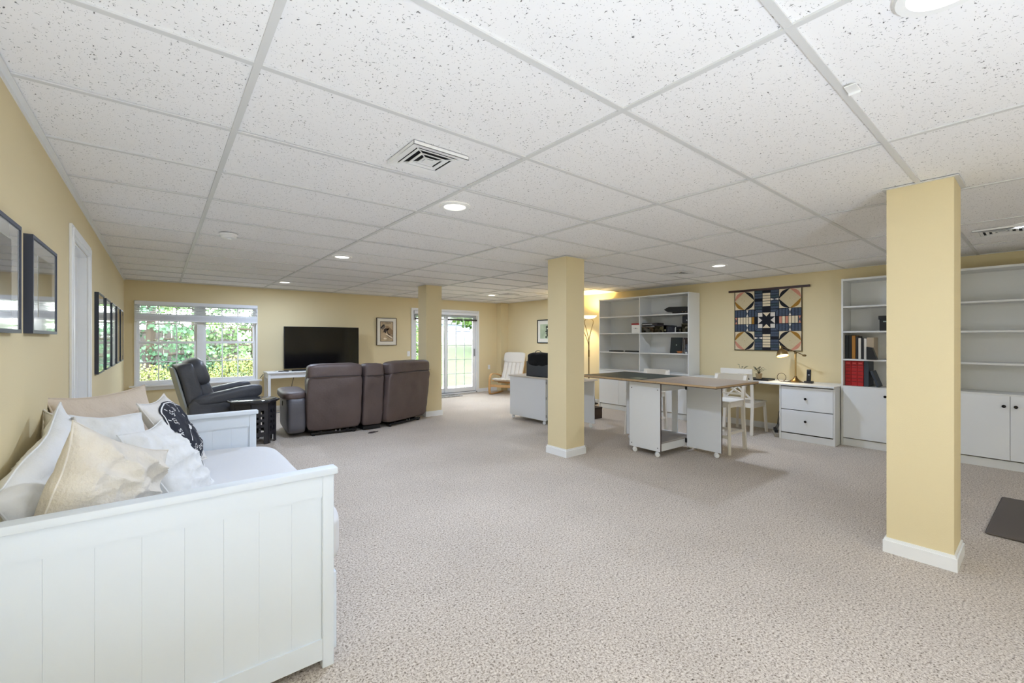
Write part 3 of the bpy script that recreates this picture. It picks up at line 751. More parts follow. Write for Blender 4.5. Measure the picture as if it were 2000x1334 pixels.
b.box(.02, -.05, 0, .026, .05, .24); b.build('case_frame', mat('dark_brown_lacquer', (52, 38, 38), .4), lf)
b = MB(); b.lathe([(0, 0), (.028, .004), (.034, .05), (.018, .075), (.024, .10), (.026, .125), (.012, .145), (0, .148)], (-.005, .0, .008), n=18); b.build('figure', mat('grey_figurine', (92, 98, 112), .4, var=.5, vscale=30), lf)
sc_ = thing('white_shell', 'tiny white shell in front of the framed figure', 'shell', (6.755, 3.765, 1.10))
b = MB(); b.soft((0, 0, .014), (.03, .034, .028), e=.9, n=5); b.build('shell_body', WHITE, sc_)

# ------------------------------------------------------------------ quilt
QX = XR-.012; QZ0, QZ1 = 1.172, 2.078; QY0, QY1 = 3.128, 2.206   # left edge has the larger y
qt = thing('quilt', 'patchwork quilt with a black star hanging on the wall above the desk', 'quilt', (QX, (QY0+QY1)/2, QZ1)); o = qt.location
QW, QH = QY0-QY1, QZ1-QZ0
QC = {k: mat('quilt_'+k, c, .9, bump=.3, bscale=300, var=v, vscale=60) for k, c, v in (('black', (22, 22, 28), .2), ('cream', (226, 210, 176), .05), ('tan', (206, 190, 152), .06), ('blue', (74, 84, 100), .2), ('teal', (64, 80, 86), .2), ('pink', (206, 142, 118), .08), ('mustard', (162, 116, 40), .15), ('light', (222, 214, 200), .05))}
bx('backing', QC['black'], qt, QX-.003, QY1, QZ0, QX+.005, QY0, QZ1, o=o)
def patch(pts, c, lay=1):
    """pts in quilt units: u 0..1 left to right, v 0..1 bottom to top"""
    b = MB(o)
    x = QX-.003-.0016*lay
    a = [b.bm.verts.new((x, QY0-u*QW, QZ0+v*QH)) for u, v in pts]; q = [b.bm.verts.new((x+.0015, QY0-u*QW, QZ0+v*QH)) for u, v in pts]
    n = len(pts); b.bm.faces.new(a); b.bm.faces.new(q[::-1])
    for k in range(n): b.bm.faces.new((a[k], q[k], q[(k+1) % n], a[(k+1) % n]))
    return b.build('patch', QC[c], qt, smooth=False)
B_ = .318; S_ = (1-2*B_)/3
def block(u0, v0, cols):
    patch([(u0+.006, v0+.006), (u0+B_-.004, v0+.006), (u0+B_-.004, v0+B_-.004), (u0+.006, v0+B_-.004)], 'cream', 1)
    cx, cy, r = u0+B_/2, v0+B_/2, B_/2-.003
    P = [(cx, cy+r), (cx+r, cy), (cx, cy-r), (cx-r, cy)]
    patch(P, 'tan', 2)
    for k in range(4):   # 0: top right, 1: bottom right, 2: bottom left, 3: top left
        A_, B2 = P[k], P[(k+1) % 4]; pts = []
        for q in range(9):
            t = q/8; x = A_[0]*(1-t)+B2[0]*t; y = A_[1]*(1-t)+B2[1]*t
            dx, dy = (A_[0]+B2[0])/2-cx, (A_[1]+B2[1])/2-cy; L = math.hypot(dx, dy)
            h = .052*math.sin(PI*t)
            pts.append((x+dx/L*h, y+dy/L*h))
        patch(pts, cols[k], 3)
    if cols[1] != 'x': patch([(cx-.004, cy-.004), (cx+.004, cy-.004), (cx+.004, cy+.004), (cx-.004, cy+.004)], 'mustard', 3)
block(0, 1-B_, ['black', 'black', 'mustard', 'pink'])
block(1-B_, 1-B_, ['pink', 'mustard', 'black', 'black'])
block(0, 0, ['black', 'black', 'pink', 'mustard'])
block(1-B_, 0, ['mustard', 'pink', 'black', 'black'])
def rectp(u0, v0, u1, v1, c, lay=1): return patch([(u0, v0), (u1, v0), (u1, v1), (u0, v1)], c, lay)
def hour(u0, v0, u1, v1, vert, c='light'):
    um, vm = (u0+u1)/2, (v0+v1)/2; g = .004
    rectp(u0, v0, u1, v1, 'black', 1)
    if vert:
        patch([(u0+g, v1-g), (u1-g, v1-g), (um, vm+g)], c, 2); patch([(u0+g, v0+g), (um, vm-g), (u1-g, v0+g)], c, 2)
        patch([(u0+g, v0+.015), (u0+g, v1-.015), (um-g, vm)], 'blue', 2); patch([(u1-g, v0+.015), (um+g, vm), (u1-g, v1-.015)], 'blue', 2)
    else:
        patch([(u0+g, v0+g), (u0+g, v1-g), (um-g, vm)], c, 2); patch([(u1-g, v0+g), (um+g, vm), (u1-g, v1-g)], c, 2)
        patch([(u0+.015, v1-g), (u1-.015, v1-g), (um, vm+g)], 'blue', 2); patch([(u0+.015, v0+g), (um, vm-g), (u1-.015, v0+g)], 'blue', 2)
for side in (0, 1):
    base_ = 0 if side == 0 else 1-B_
    n = 7; h = (B_-.004)/n
    for lane in range(3):
        for k in range(n):
            # vertical arms (top side=1, bottom side=0)
            u0 = B_+lane*S_; v0 = base_+.002+k*h
            if lane == 1:
                end = (k == n-1) if side else (k == 0)
                inner = (k == 0) if side else (k == n-1)
                if not end and not inner: rectp(u0+.004, v0+.004, u0+S_-.004, v0+h-.004, 'cream')
            else:
                if (side == 1 and lane == 2 and k == 3) or (side == 0 and lane == 0 and k == 4): hour(u0, v0, u0+S_, v0+h, False)
                elif (side == 1 and lane == 0 and k == 3) or (side == 0 and lane == 2 and k == 4): pass
                else: rectp(u0+.004, v0+.004, u0+S_-.004, v0+h-.004, 'blue' if (k+lane) % 3 else 'teal')
            # horizontal arms
            v1 = B_+lane*S_; u1 = base_+.002+k*h
            if lane == 1:
                end = (k == n-1) if side else (k == 0); inner = (k == 0) if side else (k == n-1)
                if end: hour(u1, v1, u1+h, v1+S_, True, 'pink')
                else: rectp(u1+.004, v1+.004, u1+h-.004, v1+S_-.004, 'mustard' if inner and side == 0 else ('pink' if (side and k in (0, 2)) else 'cream'))
            else:
                if (side == 0 and k == 4) or (side == 1 and k == 3): hour(u1, v1, u1+h, v1+S_, True)
                else: rectp(u1+.004, v1+.004, u1+h-.004, v1+S_-.004, 'blue')
for k in range(4):
    a = k*PI/2; Rq = lambda p: (.5+((p[0]-.5)*math.cos(a)-(p[1]-.5)*math.sin(a)), .5+((p[0]-.5)*math.sin(a)+(p[1]-.5)*math.cos(a)))
    e0, e1 = B_+.006, B_+.046
    patch([Rq(p) for p in ((B_+.012, e0), (B_+S_-.004, e0), (B_+S_-.004, e1), (B_+.048, e1))], 'blue')
    patch([Rq(p) for p in ((1-B_-.012, e0), (1-B_-.048, e1), (1-B_-S_+.004, e1), (1-B_-S_+.004, e0))], 'blue')
c0, c1 = B_+.055, 1-B_-.055; W3 = c1-c0
for (a, bb2) in ((0, 0), (1, 0), (0, 1), (1, 1)):
    s3 = W3*.26; u0 = c0 if a == 0 else c1-s3; v0 = c0 if bb2 == 0 else c1-s3; rectp(u0, v0, u0+s3, v0+s3, 'light', 2)
m_ = .5
for k in range(4):
    a = k*PI/2; R = lambda p: (m_+(p[0]*math.cos(a)-p[1]*math.sin(a)), m_+(p[0]*math.sin(a)+p[1]*math.cos(a)))
    h2 = W3/2; patch([R((-h2*.45, h2)), R((0, h2*.5)), R((h2*.45, h2))], 'light' if k % 2 else 'cream', 2)
b = MB(o); b.box(QX-.018, 2.10, 2.076, QX-.002, 3.222, 2.108, bev=.002); b.build('hanging_rod', WOODD, qt)
b = MB(o); e_ = .006
for a in ((QY1-e_, QZ0-e_, QY1, QZ1), (QY0, QZ0-e_, QY0+e_, QZ1), (QY1, QZ0-e_, QY0, QZ0)): b.box(QX-.007, a[0], a[1], QX+.006, a[2], a[3])
b.build('binding', mat('olive_binding', (84, 70, 40), .9), qt)

# ------------------------------------------------------------------ items on the desk
DT = .745
dl = thing('desk_lamp', 'brass desk lamp with a lit bell shade and counterweight arm on the desk', 'lamp', (6.83, 2.20, DT))
b = MB(); b.lathe([(0, 0), (.092, 0), (.094, .010), (.075, .016), (.045, .032), (.024, .058), (.014, .085), (0, .09)], n=32); b.build('base', BRONZE, dl)
b = MB(); b.cyl((0, 0, .06), (0, 0, .40), .012, n=16); b.build('stem', BRASS, dl)
b = MB(); b.cyl((0, -.10, .375), (0, .17, .49), .006, n=10); b.build('arm', BRONZE, dl)
b = MB(); b.soft((0, -.105, .373), (.03, .05, .03), e=.9, n=5); b.soft((0, 0, .405), (.035, .035, .03), e=.9, n=4); b.build('counterweight', BRONZE, dl)
hm = Matrix.Translation((-.0, .185, .475)) @ Matrix.Rotation(math.radians(-18), 4, 'X') @ Matrix.Rotation(math.radians(16), 4, 'Y')
b = MB(); b.lathe([(.0, .03), (.016, .028), (.02, 0), (.018, -.02), (.03, -.032), (.052, -.05), (.068, -.085), (.076, -.128), (.073, -.128), (.064, -.085), (.048, -.052), (.02, -.035)], n=32, M=hm); shd = b.build('shade', BRASS, dl)
b = MB(); b.lathe([(0, -.108), (.02, -.11), (.068, -.122), (.068, -.118), (0, -.10)], n=24, M=hm); b.build('bulb', mat('warm_bulb', (255, 222, 150), .5, emit=6.), dl)
l = bpy.data.lights.new('desk_bulb', 'SPOT'); l.energy = 6; l.color = (1, .82, .55); l.spot_size = math.radians(120); l.spot_blend = .7; l.shadow_soft_size = .03
lo = bpy.data.objects.new('desk_bulb', l); C.objects.link(lo); lo.parent = dl; lo.matrix_local = hm @ Matrix.Translation((0, 0, -.128))
cc = tag(MB().bm and thing('lamp_cord', 'looped brown cord lying beside the desk lamp base', 'cord', (6.76, 2.35, DT)), 'looped brown cord standing beside the desk lamp base', 'cord')
b = MB(); b.tube([(0, .055*math.cos(a), .062+.058*math.sin(a)) for a in [k*2*PI/28 for k in range(28)]], .0042, closed=True); b.build('loop', mat('brown_cord', (86, 70, 44), .5), cc)
b = MB(); b.tube([(0, -.02, .006), (-.02, -.08, .006), (-.01, -.16, .006), (.02, -.26, .006), (.05, -.30, .02)], .0045); b.build('tail', BLACK, cc)
ph = thing('cordless_phone', 'black cordless phone upright in its charging base on the desk', 'phone', (6.80, 2.035, DT))
b = MB(); b.box(-.045, -.05, 0, .045, .045, .03, bev=.008, seg=2); b.prism([(-.03, .02), (.03, .02), (.02, .085), (-.02, .06)], .02, M=Matrix.Translation((.02, 0, 0))) if False else None; b.build('charging_base', BLACK, ph)
M = Matrix.Translation((.0, .0, .02)) @ Matrix.Rotation(.1, 4, 'Y')
b = MB(); b.box(-.013, -.025, 0, .013, .025, .165, bev=.007, seg=2, M=M); hs = b.build('handset', BLACK, ph)
b = MB(); b.box(-.0145, -.018, .10, -.0125, .018, .145, M=M); b.build('screen', mat('dark_screen', (30, 34, 40), .1), ph)
b = MB(); b.box(-.0155, -.012, .088, -.013, .004, .096, M=M); b.build('button', mat('silver_button', (190, 195, 200), .3), ph)
ds = thing('black_desk_tray', 'flat black tray lying on the desk behind the white chair', 'tray', (6.82, 2.68, DT))
b = MB(); b.box(-.14, -.19, 0, .10, .16, .014, bev=.004); b.build('tray_base', BLACK, ds)
b = MB(); b.box(-.14, -.19, .012, -.13, .16, .024); b.box(.09, -.19, .012, .10, .16, .024); b.build('rim', BLACK, ds)
def stem_plant(name, label, x, y, z0, seed, pot=None, n=8, h=.09):
    t = thing(name, label, 'plant', (x, y, z0)); rr = random.Random(seed)
    if pot:
        b = MB(); b.lathe([(0, 0), (.035, 0), (.045, .07), (.048, .075), (.042, .075), (.035, .06), (0, .06)], n=20); b.build('pot', pot, t)
    bz = .07 if pot else 0
    for k in range(n):
        a = rr.uniform(0, 2*PI); L = rr.uniform(.6, 1)*h; sp = rr.uniform(.2, .8)
        tip = Vector((math.cos(a)*L*sp, math.sin(a)*L*sp, bz+L*(1.1-sp*.6)))
        b = MB(); b.tube([(0, 0, bz-.005), tip*.5+Vector((0, 0, bz*.5+.01)), tip], [.0025, .002, .0015], n=5); st = b.build('stem', mat('plant_stem', (70, 62, 34), .7), t)
        M = Matrix.Translation(tip) @ Matrix.Rotation(a, 4, 'Z') @ Matrix.Rotation(-.3, 4, 'Y')
        b = MB(); b.prism([(-.01, 0), (.006, .012), (.022, .010), (.034, 0), (.022, -.010), (.006, -.012)], .0015, M=M); b.build('leaf', mat('dark_leaf', (58, 66, 34), .5, var=.4, vscale=20), st)
    return t
stem_plant('potted_succulent', 'small dark leafed plant in a tan pot behind the white chair', 6.87, 2.69, DT+.014, 3, mat('tan_pot', (188, 164, 124), .6), n=14, h=.11)
stem_plant('twig_ornament', 'small dark twig sprout rising behind the white chair back', 6.93, 2.97, DT+.0, 9, mat('tan_pot', (188, 164, 124), .6), n=5, h=.19)
# power strip and cords under the desk
ps = thing('power_strip', 'beige power strip with black plugs on the carpet under the desk', 'power strip', (6.70, 2.40, 0), math.radians(25))
b = MB(); b.box(-.16, -.03, 0, .16, .03, .045, bev=.005); b.build('strip_body', mat('beige_plastic', (150, 142, 128), .5), ps)
for k in range(3):
    b = MB(); b.box(-.06+.08*k, -.02, .045, -.025+.08*k, .02, .085, bev=.005); b.tube([(-.04+.08*k, 0, .08), (-.03+.08*k, -.03, .13), (.03+.06*k, -.05, .20+.05*k), (.12, -.06, .34)], .004, n=6); b.build('plug', BLACK, ps)

# ------------------------------------------------------------------ craft table (white, drop-leaf, on casters)
def castor(par, x, y, o=(0, 0, 0), r=.026, ztop=.062):
    b = MB(o); b.cyl((x-.012, y-.012, r), (x+.012, y+.012, r), r, n=16); b.cyl((x-.02, y-.02, r), (x-.014, y-.014, r), r*.75, n=12); b.soft((x+.004, y+.004, r+.016), (.038, .038, .03), e=.7, n=4); b.cyl((x+.006, y+.006, r+.02), (x+.006, y+.006, ztop), .008, n=8)
    return b.build('castor', TRIM, par)
ct = thing('craft_table', 'large white drop-leaf craft table on castors with a grey-brown top, both leaves open', 'table', (4.745, 2.96, 0), math.radians(-2.2))
TZ = .87
TOPM = mat('grey_brown_laminate', (158, 139, 118), .4, var=.05, vscale=3)
TAN = mat('tan_edge_band', (186, 158, 120), .5)
for (y0, y1) in ((-.92, -.235), (-.232, .232), (.235, .92)):
    b = MB(); b.box(-.455, y0, TZ-.020, .455, y1, TZ-.001); tp = b.build('table_top' if y0 > -.5 and y1 < .5 else 'table_leaf', TAN, ct)
    bx('laminate', TOPM, tp, -.453, y0+.001, TZ-.001, .453, y1-.001, TZ)
    bx('underside_edge', EDGE, tp, -.4535, y0+.001, TZ-.027, .4535, y1-.001, TZ-.020)
cm = tag(MB().bm and thing('cutting_mat', 'dark green cutting mat lying on the far part of the craft table', 'cutting mat', ct.location+Vector((0, 0, TZ)), ct.rotation_euler.z), 'dark green cutting mat lying on the far half of the craft table top', 'cutting mat')
b = MB(); b.box(-.42, -.02, 0, .40, .89, .003); b.build('mat_sheet', mat('dark_green_mat', (42, 50, 42), .5), cm)
rl = thing('clear_ruler', 'pale translucent ruler lying on the near corner of the cutting mat', 'ruler', ct.location+Vector((0, 0, TZ+.003)), ct.rotation_euler.z)
b = MB(); b.box(-.40, .02, 0, -.25, .17, .003); b.build('ruler_blade', mat('pale_yellow_plastic', (126, 128, 96), .3), rl)
# carcass: two end panels, bottom shelf, aprons
ZB = .060
bx('rear_post', MELB, ct, .326, .0, .166, .344, .075, TZ-.028)
bx('rear_foot', MELB, ct, .326, -.215, ZB, .344, .215, .166)
for y in (-.17, .17): castor(ct, .335, y)
for x in (-.335,):
    b = MB(); b.box(x-.009, -.215, ZB, x+.009, .215, TZ-.028, bev=.0008); ep = b.build('end_panel', MELB, ct)
    for y in (-.215, .2145): bx('edge_strip', EDGE, ep, x-.0092, y-.0008, ZB, x+.0092, y+.0012, TZ-.028)
    for y in (-.18, .18):
        for z in (.10, .76):
            b = MB(); b.cyl((x-.0105, y, z), (x-.0085, y, z), .006, n=10); b.build('screw_cap', BLACK, ep)
    for y in (-.17, .14): castor(ct, x, y)
bx('shelf', mat('shelf_grey', (170, 164, 160), .5), ct, -.326, -.214, .150, .326, .214, .166)
for y in (-.214, .196): bx('kick_rail', MELB, ct, -.326, y, ZB+.005, .326, y+.016, .148)
for y in (-.214, .196): bx('apron', MELB, ct, -.326, y, TZ-.125, .326, y+.018, TZ-.03)
# swung-out gates
for s, x in ((-1, .165), (1, .165)):
    y0, y1 = (-.655, -.235) if s < 0 else (.235, .655)
    b = MB(); b.box(x-.009, y0, ZB, x+.009, y1, TZ-.03, bev=.0008); gp = b.build('gate_panel', MELB, ct)
    for yy in (y0, y1): bx('edge_strip', EDGE, gp, x-.0092, yy-.001, ZB, x+.0092, yy+.001, TZ-.03)
    castor(ct, x, y0+.06 if s < 0 else y1-.06)
    for z in (.13, .76): bx('hinge', BLACK, gp, x-.014, s*.228-.012, z-.025, x-.004, s*.228+.012, z+.025)

# low white folding table left of the middle column
lt = thing('low_cutting_table', 'low white folding table on castors behind the middle column, one leaf open', 'table', (4.85, 5.1, 0)); o = lt.location
LZ = .738
WTOP = mat('pale_worktop', (214, 204, 188), .5)
bx('table_top', WTOP, lt, 4.62, 4.93, LZ-.02, 5.10, 5.80, LZ, o=o, bev=.001)
bx('table_leaf', WTOP, lt, 4.62, 4.25, LZ-.02, 5.10, 4.927, LZ, o=o, bev=.001)
b = MB(o); b.box(4.645, 4.905, .065, 4.663, 5.785, LZ-.022, bev=.001); fp = b.build('front_panel', MELB, lt)
for z in (.14, .42, .66):
    b = MB(o); b.box(4.648, 4.895, z-.02, 4.66, 4.909, z+.02); b.build('hinge', METAL, fp)
bx('end_panel', MELB, lt, 5.05, 4.94, .065, 5.068, 5.785, LZ-.022, o=o)
bx('side_panel', MELB, lt, 4.663, 5.767, .065, 5.05, 5.785, LZ-.022, o=o); bx('side_panel', MELB, lt, 4.663, 4.94, .065, 5.05, 4.958, LZ-.022, o=o)
b = MB(o); b.box(5.070, 4.30, .065, 5.088, 4.90, LZ-.022, bev=.001); b.build('gate_panel', MELB, lt)
for x, y in ((4.68, 5.74), (4.68, 4.97), (5.04, 5.74), (5.04, 4.99), (5.078, 4.37)): castor(lt, x, y, o, ztop=.066)
# grey bin with black cloth on it
gb = thing('storage_bin', 'grey rectangular bin standing on the low white table beside the middle column', 'storage bin', (4.86, 5.20, LZ)); o = gb.location
b = MB(o)
x0, x1, y0, y1, z0, z1 = 4.70, 5.03, 4.85, 5.42, LZ, LZ+.24
q = .012
for (a, c, d, e) in ((x0, y0, x0+q, y1), (x1-q, y0, x1, y1), (x0, y0, x1, y0+q), (x0, y1-q, x1, y1)): b.box(a, c, z0, d, e, z1)
b.box(x0, y0, z0, x1, y1, z0+.01); b.build('bin_body', DARKG, gb)
bc = thing('black_garment', 'black cloth bundle with a white trim piled on the grey bin', 'cloth', (4.86, 5.14, LZ+.2)); o = bc.location
b = MB(o); b.soft((4.86, 5.135, LZ+.27), (.36, .60, .22), e=.42, n=14, wr=.022, ws=7); b.build('cloth_bundle', mat('black_cloth', (14, 14, 16), .95), bc)
b = MB(o); b.tube([(4.78, 5.24+.075*math.cos(a), LZ+.375+.03*math.sin(a)) for a in [PI+.2+k*(PI-.4)/12 for k in range(13)]], .012, n=8); b.build('white_collar', WHITE, bc)
b = MB(o); b.tube([(4.80, 5.24+.08*math.cos(a), LZ+.365+.05*math.sin(a)) for a in [.1+k*(PI-.2)/12 for k in range(13)]], .006, n=6); b.build('strap_handle', mat('grey_strap', (60, 60, 64), .6), bc)
# dark items behind the table, by the wall
hb = thing('tapered_stand', 'dark wooden tapered stand by the wall under the floor lamp', 'stand', (6.93, 5.98, 0))
b = MB(); b.prism([(-.12, .0), (.12, 0), (.06, .43), (-.06, .43)], .05, M=Matrix.Translation((-.02, 0, .02)) @ Matrix.Rotation(PI/2, 4, 'Z') @ Matrix.Rotation(PI/2, 4, 'X')); b.build('tapered_panel', WOODD, hb)
b = MB(); b.box(-.09, -.14, 0, .09, .14, .03, bev=.006); b.build('foot', BLACK, hb)
db = thing('dark_floor_box', 'small dark brown box on the carpet just right of the low white table', 'box', (5.74, 4.83, 0))
b = MB(); b.box(-.1, -.06, 0, .1, .16, .185, bev=.004); b.build('box_body', mat('dark_brown_card', (66, 48, 32), .7), db)
b = MB(); b.box(-.103, -.063, .165, .103, .163, .19, bev=.003); b.build('box_lid', mat('dark_brown_lid', (54, 40, 28), .7), db)

# ------------------------------------------------------------------ cross-back chair and bar stools
CHW = mat('cream_white_paint', (232, 226, 214), .4)
def cross_chair(name, label, cat, loc, rz, seat_h, back_h, rungs, w=.42, d=.42, flare=.0, group=None):
    """front faces -x, back at +x; local origin on floor at the seat centre"""
    t = thing(name, label, cat, loc, rz, group)
    hw, hd = w/2, d/2; lw = .019
    for s in (-1, 1):
        b = MB(); b.tube([(-hd-.015, s*(hw-.004), 0), (-hd+.012, s*(hw-.025), seat_h-.03)], 0, sq=(lw*.8, lw*.8)); b.build('leg', CHW, t)
        b = MB(); b.tube([(hd+.045+flare, s*(hw-.018), 0), (hd+.005, s*(hw-.022), seat_h*.62), (hd-.006, s*(hw-.022), seat_h), (hd+.02, s*(hw-.02), seat_h+(back_h-seat_h)*.5), (hd+.07, s*(hw-.018), back_h-.02)], 0, sq=(lw, lw*.8)); b.build('leg', CHW, t)
    b = MB(); b.box(-hd-.02, -hw, seat_h-.018, hd-.012, hw, seat_h, bev=.008, seg=2); b.build('seat', CHW, t)
    b = MB(); b.box(-hd, -hw+.03, seat_h-.075, -hd+.02, hw-.03, seat_h-.018); b.box(hd-.025, -hw+.03, seat_h-.075, hd-.005, hw-.03, seat_h-.018)
    for s in (-1, 1): b.box(-hd, s*(hw-.022)-.01, seat_h-.075, hd, s*(hw-.022)+.01, seat_h-.018)
    b.build('seat_apron', CHW, t)
    # curved top rail
    b = MB(); pts = []
    for k in range(9):
        yy = -hw-.005+(w+.01)*k/8; pts.append((hd+.066+.022*(1-(2*k/8-1)**2), yy, back_h-.035))
    b.tube(pts, 0, sq=(.012, .035)); b.build('top_rail', CHW, t)
    zl, zh = seat_h+.055, back_h-.08; xl, xh = hd+.004, hd+.055
    b = MB(); b.tube([(xl, -hw+.03, zl), (xl, hw-.03, zl)], 0, sq=(.008, .011)); b.build('lower_rail', CHW, t)
    for s in (-1, 1):
        b = MB(); b.tube([(xl+.002*s, s*(hw-.035), zl), ((xl+xh)/2+.002*s, 0, (zl+zh)/2), (xh+.002*s, -s*(hw-.035), zh)], 0, sq=(.007, .0105)); b.build('cross_slat', CHW, t)
    for z, kind in rungs:
        b = MB()
        if kind == 'side':
            for s in (-1, 1): b.box(-hd, s*(hw-.018)-.009, z-.014, hd+.02, s*(hw-.018)+.009, z+.014)
        elif kind == 'front': b.box(-hd-.02, -hw+.02, z-.016, -hd+.002, hw-.02, z+.016)
        else: b.box(hd+.012, -hw+.02, z-.014, hd+.028, hw-.02, z+.014)
        b.build('footrest' if kind == 'front' else 'stretcher', CHW, t)
    return t
st = cross_chair('bar_stool', 'cream white cross-back bar stool tucked under the near right side of the craft table', 'stool', (5.31, 2.505, 0), 0, .615, .905, [(.20, 'front'), (.24, 'side'), (.22, 'back')], w=.39, d=.38, group='cross-back stools at the craft table')
s2 = copy_tree(st, 'cream white bar stool behind the craft table, mostly hidden by the table'); s2.location = (5.31, 3.56, 0)
cross_chair('desk_chair', 'cream white cross-back chair pushed up to the desk behind the bar stool', 'chair', (6.615, 2.78, 0), PI, .45, .925, [], w=.42, d=.42, flare=-.01)

# floor lamp (mother and child)
fl = thing('floor_lamp', 'lit brass floor lamp with uplight bowl and reading arm between middle column and double bookcase', 'lamp', (6.80, 5.90, 0))
b = MB(); b.lathe([(0, 0), (.13, 0), (.13, .012), (.10, .022), (.02, .03), (0, .035)], n=32); b.build('base', BRONZE, fl)
b = MB(); b.cyl((0, 0, .02), (0, 0, 1.30), .012, n=12); b.cyl((0, 0, .98), (0, 0, 1.12), .017, n=12); b.build('pole', BRONZE, fl)
ax = Vector((-.63, .77, 0)).normalized()   # loop spreads across the view
for s in (-1, 1):
    pts = [(0, 0, 1.29), ax*s*.012+Vector((0, 0, 1.38)), ax*s*.05+Vector((0, 0, 1.54)), ax*s*.085+Vector((0, 0, 1.66)), ax*s*.09+Vector((0, 0, 1.71)), ax*s*.06+Vector((0, 0, 1.745)), (0, 0, 1.755)]
    b = MB(); b.tube(pts, .007, n=8); b.build('loop_arm', BRASS, fl)
MILK = mat('milk_glass_lit', (255, 234, 176), .5, emit=1.9)
b = MB(); b.lathe([(0, 1.752), (.05, 1.755), (.12, 1.775), (.165, 1.815), (.162, 1.818), (.11, 1.785), (.04, 1.765), (0, 1.762)], n=36); b.build('bowl_shade', MILK, fl)
b = MB(); b.tube([(0, 0, 1.19), ax*.03+Vector((0, 0, 1.32)), ax*.085+Vector((0, 0, 1.46)), ax*.14+Vector((0, 0, 1.555)), ax*.19+Vector((0, 0, 1.58))], .006, n=8); b.build('reading_arm', BRASS, fl)
b = MB(); Mh = Matrix.Translation(ax*.235+Vector((0, 0, 1.575))) @ Matrix.Rotation(.3, 4, 'X') @ Matrix.Rotation(-.3, 4, 'Y')
b.lathe([(0, .03), (.03, .028), (.055, 0), (.062, -.028), (.058, -.028), (.05, 0), (.028, .022), (0, .024)], n=24, M=Mh); b.build('reading_shade', BRASS, fl)
b = MB(); b.lathe([(0, -.02), (.035, -.014), (.045, .0), (0, .012)], n=16, M=Mh); b.build('bulb', mat('warm_bulb', (255, 222, 150)), fl)
l = bpy.data.lights.new('uplight', 'SPOT'); l.energy = 72; l.color = (1, .70, .26); l.spot_size = math.radians(150); l.spot_blend = .8; l.shadow_soft_size = .08
lo = bpy.data.objects.new('uplight', l); C.objects.link(lo); lo.parent = fl; lo.location = (0, 0, 1.80); lo.rotation_euler = (PI, 0, 0)
l = bpy.data.lights.new('reading_bulb', 'SPOT'); l.energy = 14; l.color = (1, .80, .48); l.spot_size = math.radians(110); l.spot_blend = .6; l.shadow_soft_size = .03
lo = bpy.data.objects.new('reading_bulb', l); C.objects.link(lo); lo.parent = fl; lo.matrix_local = Mh @ Matrix.Rotation(math.radians(-25), 4, 'Y') @ Matrix.Translation((0, 0, -.035))

# ------------------------------------------------------------------ white armchair by the patio door
po = thing('bentwood_armchair', 'white cushioned bentwood lounge armchair by the patio door corner', 'armchair', (6.66, 8.33, 0), math.radians(24))
# local: faces -x, width along y
PW = .33
for s in (-1, 1):
    y = s*PW
    pts = [(.28, y, .03), (0, y, .018), (-.30, y, .014), (-.37, y, .03), (-.395, y, .09), (-.39, y, .30), (-.375, y, .40), (-.33, y, .475), (-.24, y, .50), (-.05, y, .485), (.14, y, .44), (.24, y, .40)]
    # smooth
    q = []
    for i in range(len(pts)-1):
        for k in range(4):
            t = k/4; q.append(Vector(pts[i]).lerp(Vector(pts[i+1]), t))
    q.append(Vector(pts[-1]))
    for _ in range(3): q = [q[0]]+[(q[i-1]+q[i]*2+q[i+1])/4 for i in range(1, len(q)-1)]+[q[-1]]
    b = MB(); b.tube(q, 0, sq=(.026, .012)); b.build('side_frame', WOODL, po)
    pts = [(-.33, s*.27, .345), (-.10, s*.27, .30), (.10, s*.27, .29), (.17, s*.27, .36), (.28, s*.27, .62), (.345, s*.27, .86), (.36, s*.27, .94)]
    q = []
    for i in range(len(pts)-1):
        for k in range(4): q.append(Vector(pts[i]).lerp(Vector(pts[i+1]), k/4))
    q.append(Vector(pts[-1]))
    for _ in range(3): q = [q[0]]+[(q[i-1]+q[i]*2+q[i+1])/4 for i in range(1, len(q)-1)]+[q[-1]]
    b = MB(); b.tube(q, 0, sq=(.017, .012)); b.build('seat_rail', WOODL, po)
for (x, z) in ((-.36, .22), (.22, .40), (.0, .285)):
    b = MB(); b.box(x-.01, -PW+.02, z-.03, x+.01, PW-.02, z+.03, bev=.003); b.build('cross_bar', WOODL, po)
CUSH = mat('ivory_leather_cushion', (236, 230, 218), .55, bump=.15, bscale=40)
prof = [(-.36, .385), (-.15, .345), (.05, .335), (.13, .37), (.19, .48), (.25, .62), (.31, .78), (.35, .93), (.36, .985)]
pp = []
for i in range(len(prof)-1):
    for k in range(5): t = k/5; pp.append((prof[i][0]*(1-t)+prof[i+1][0]*t, prof[i][1]*(1-t)+prof[i+1][1]*t))
pp.append(prof[-1])
for _ in range(4): pp = [pp[0]]+[((pp[i-1][0]+2*pp[i][0]+pp[i+1][0])/4, (pp[i-1][1]+2*pp[i][1]+pp[i+1][1])/4) for i in range(1, len(pp)-1)]+[pp[-1]]
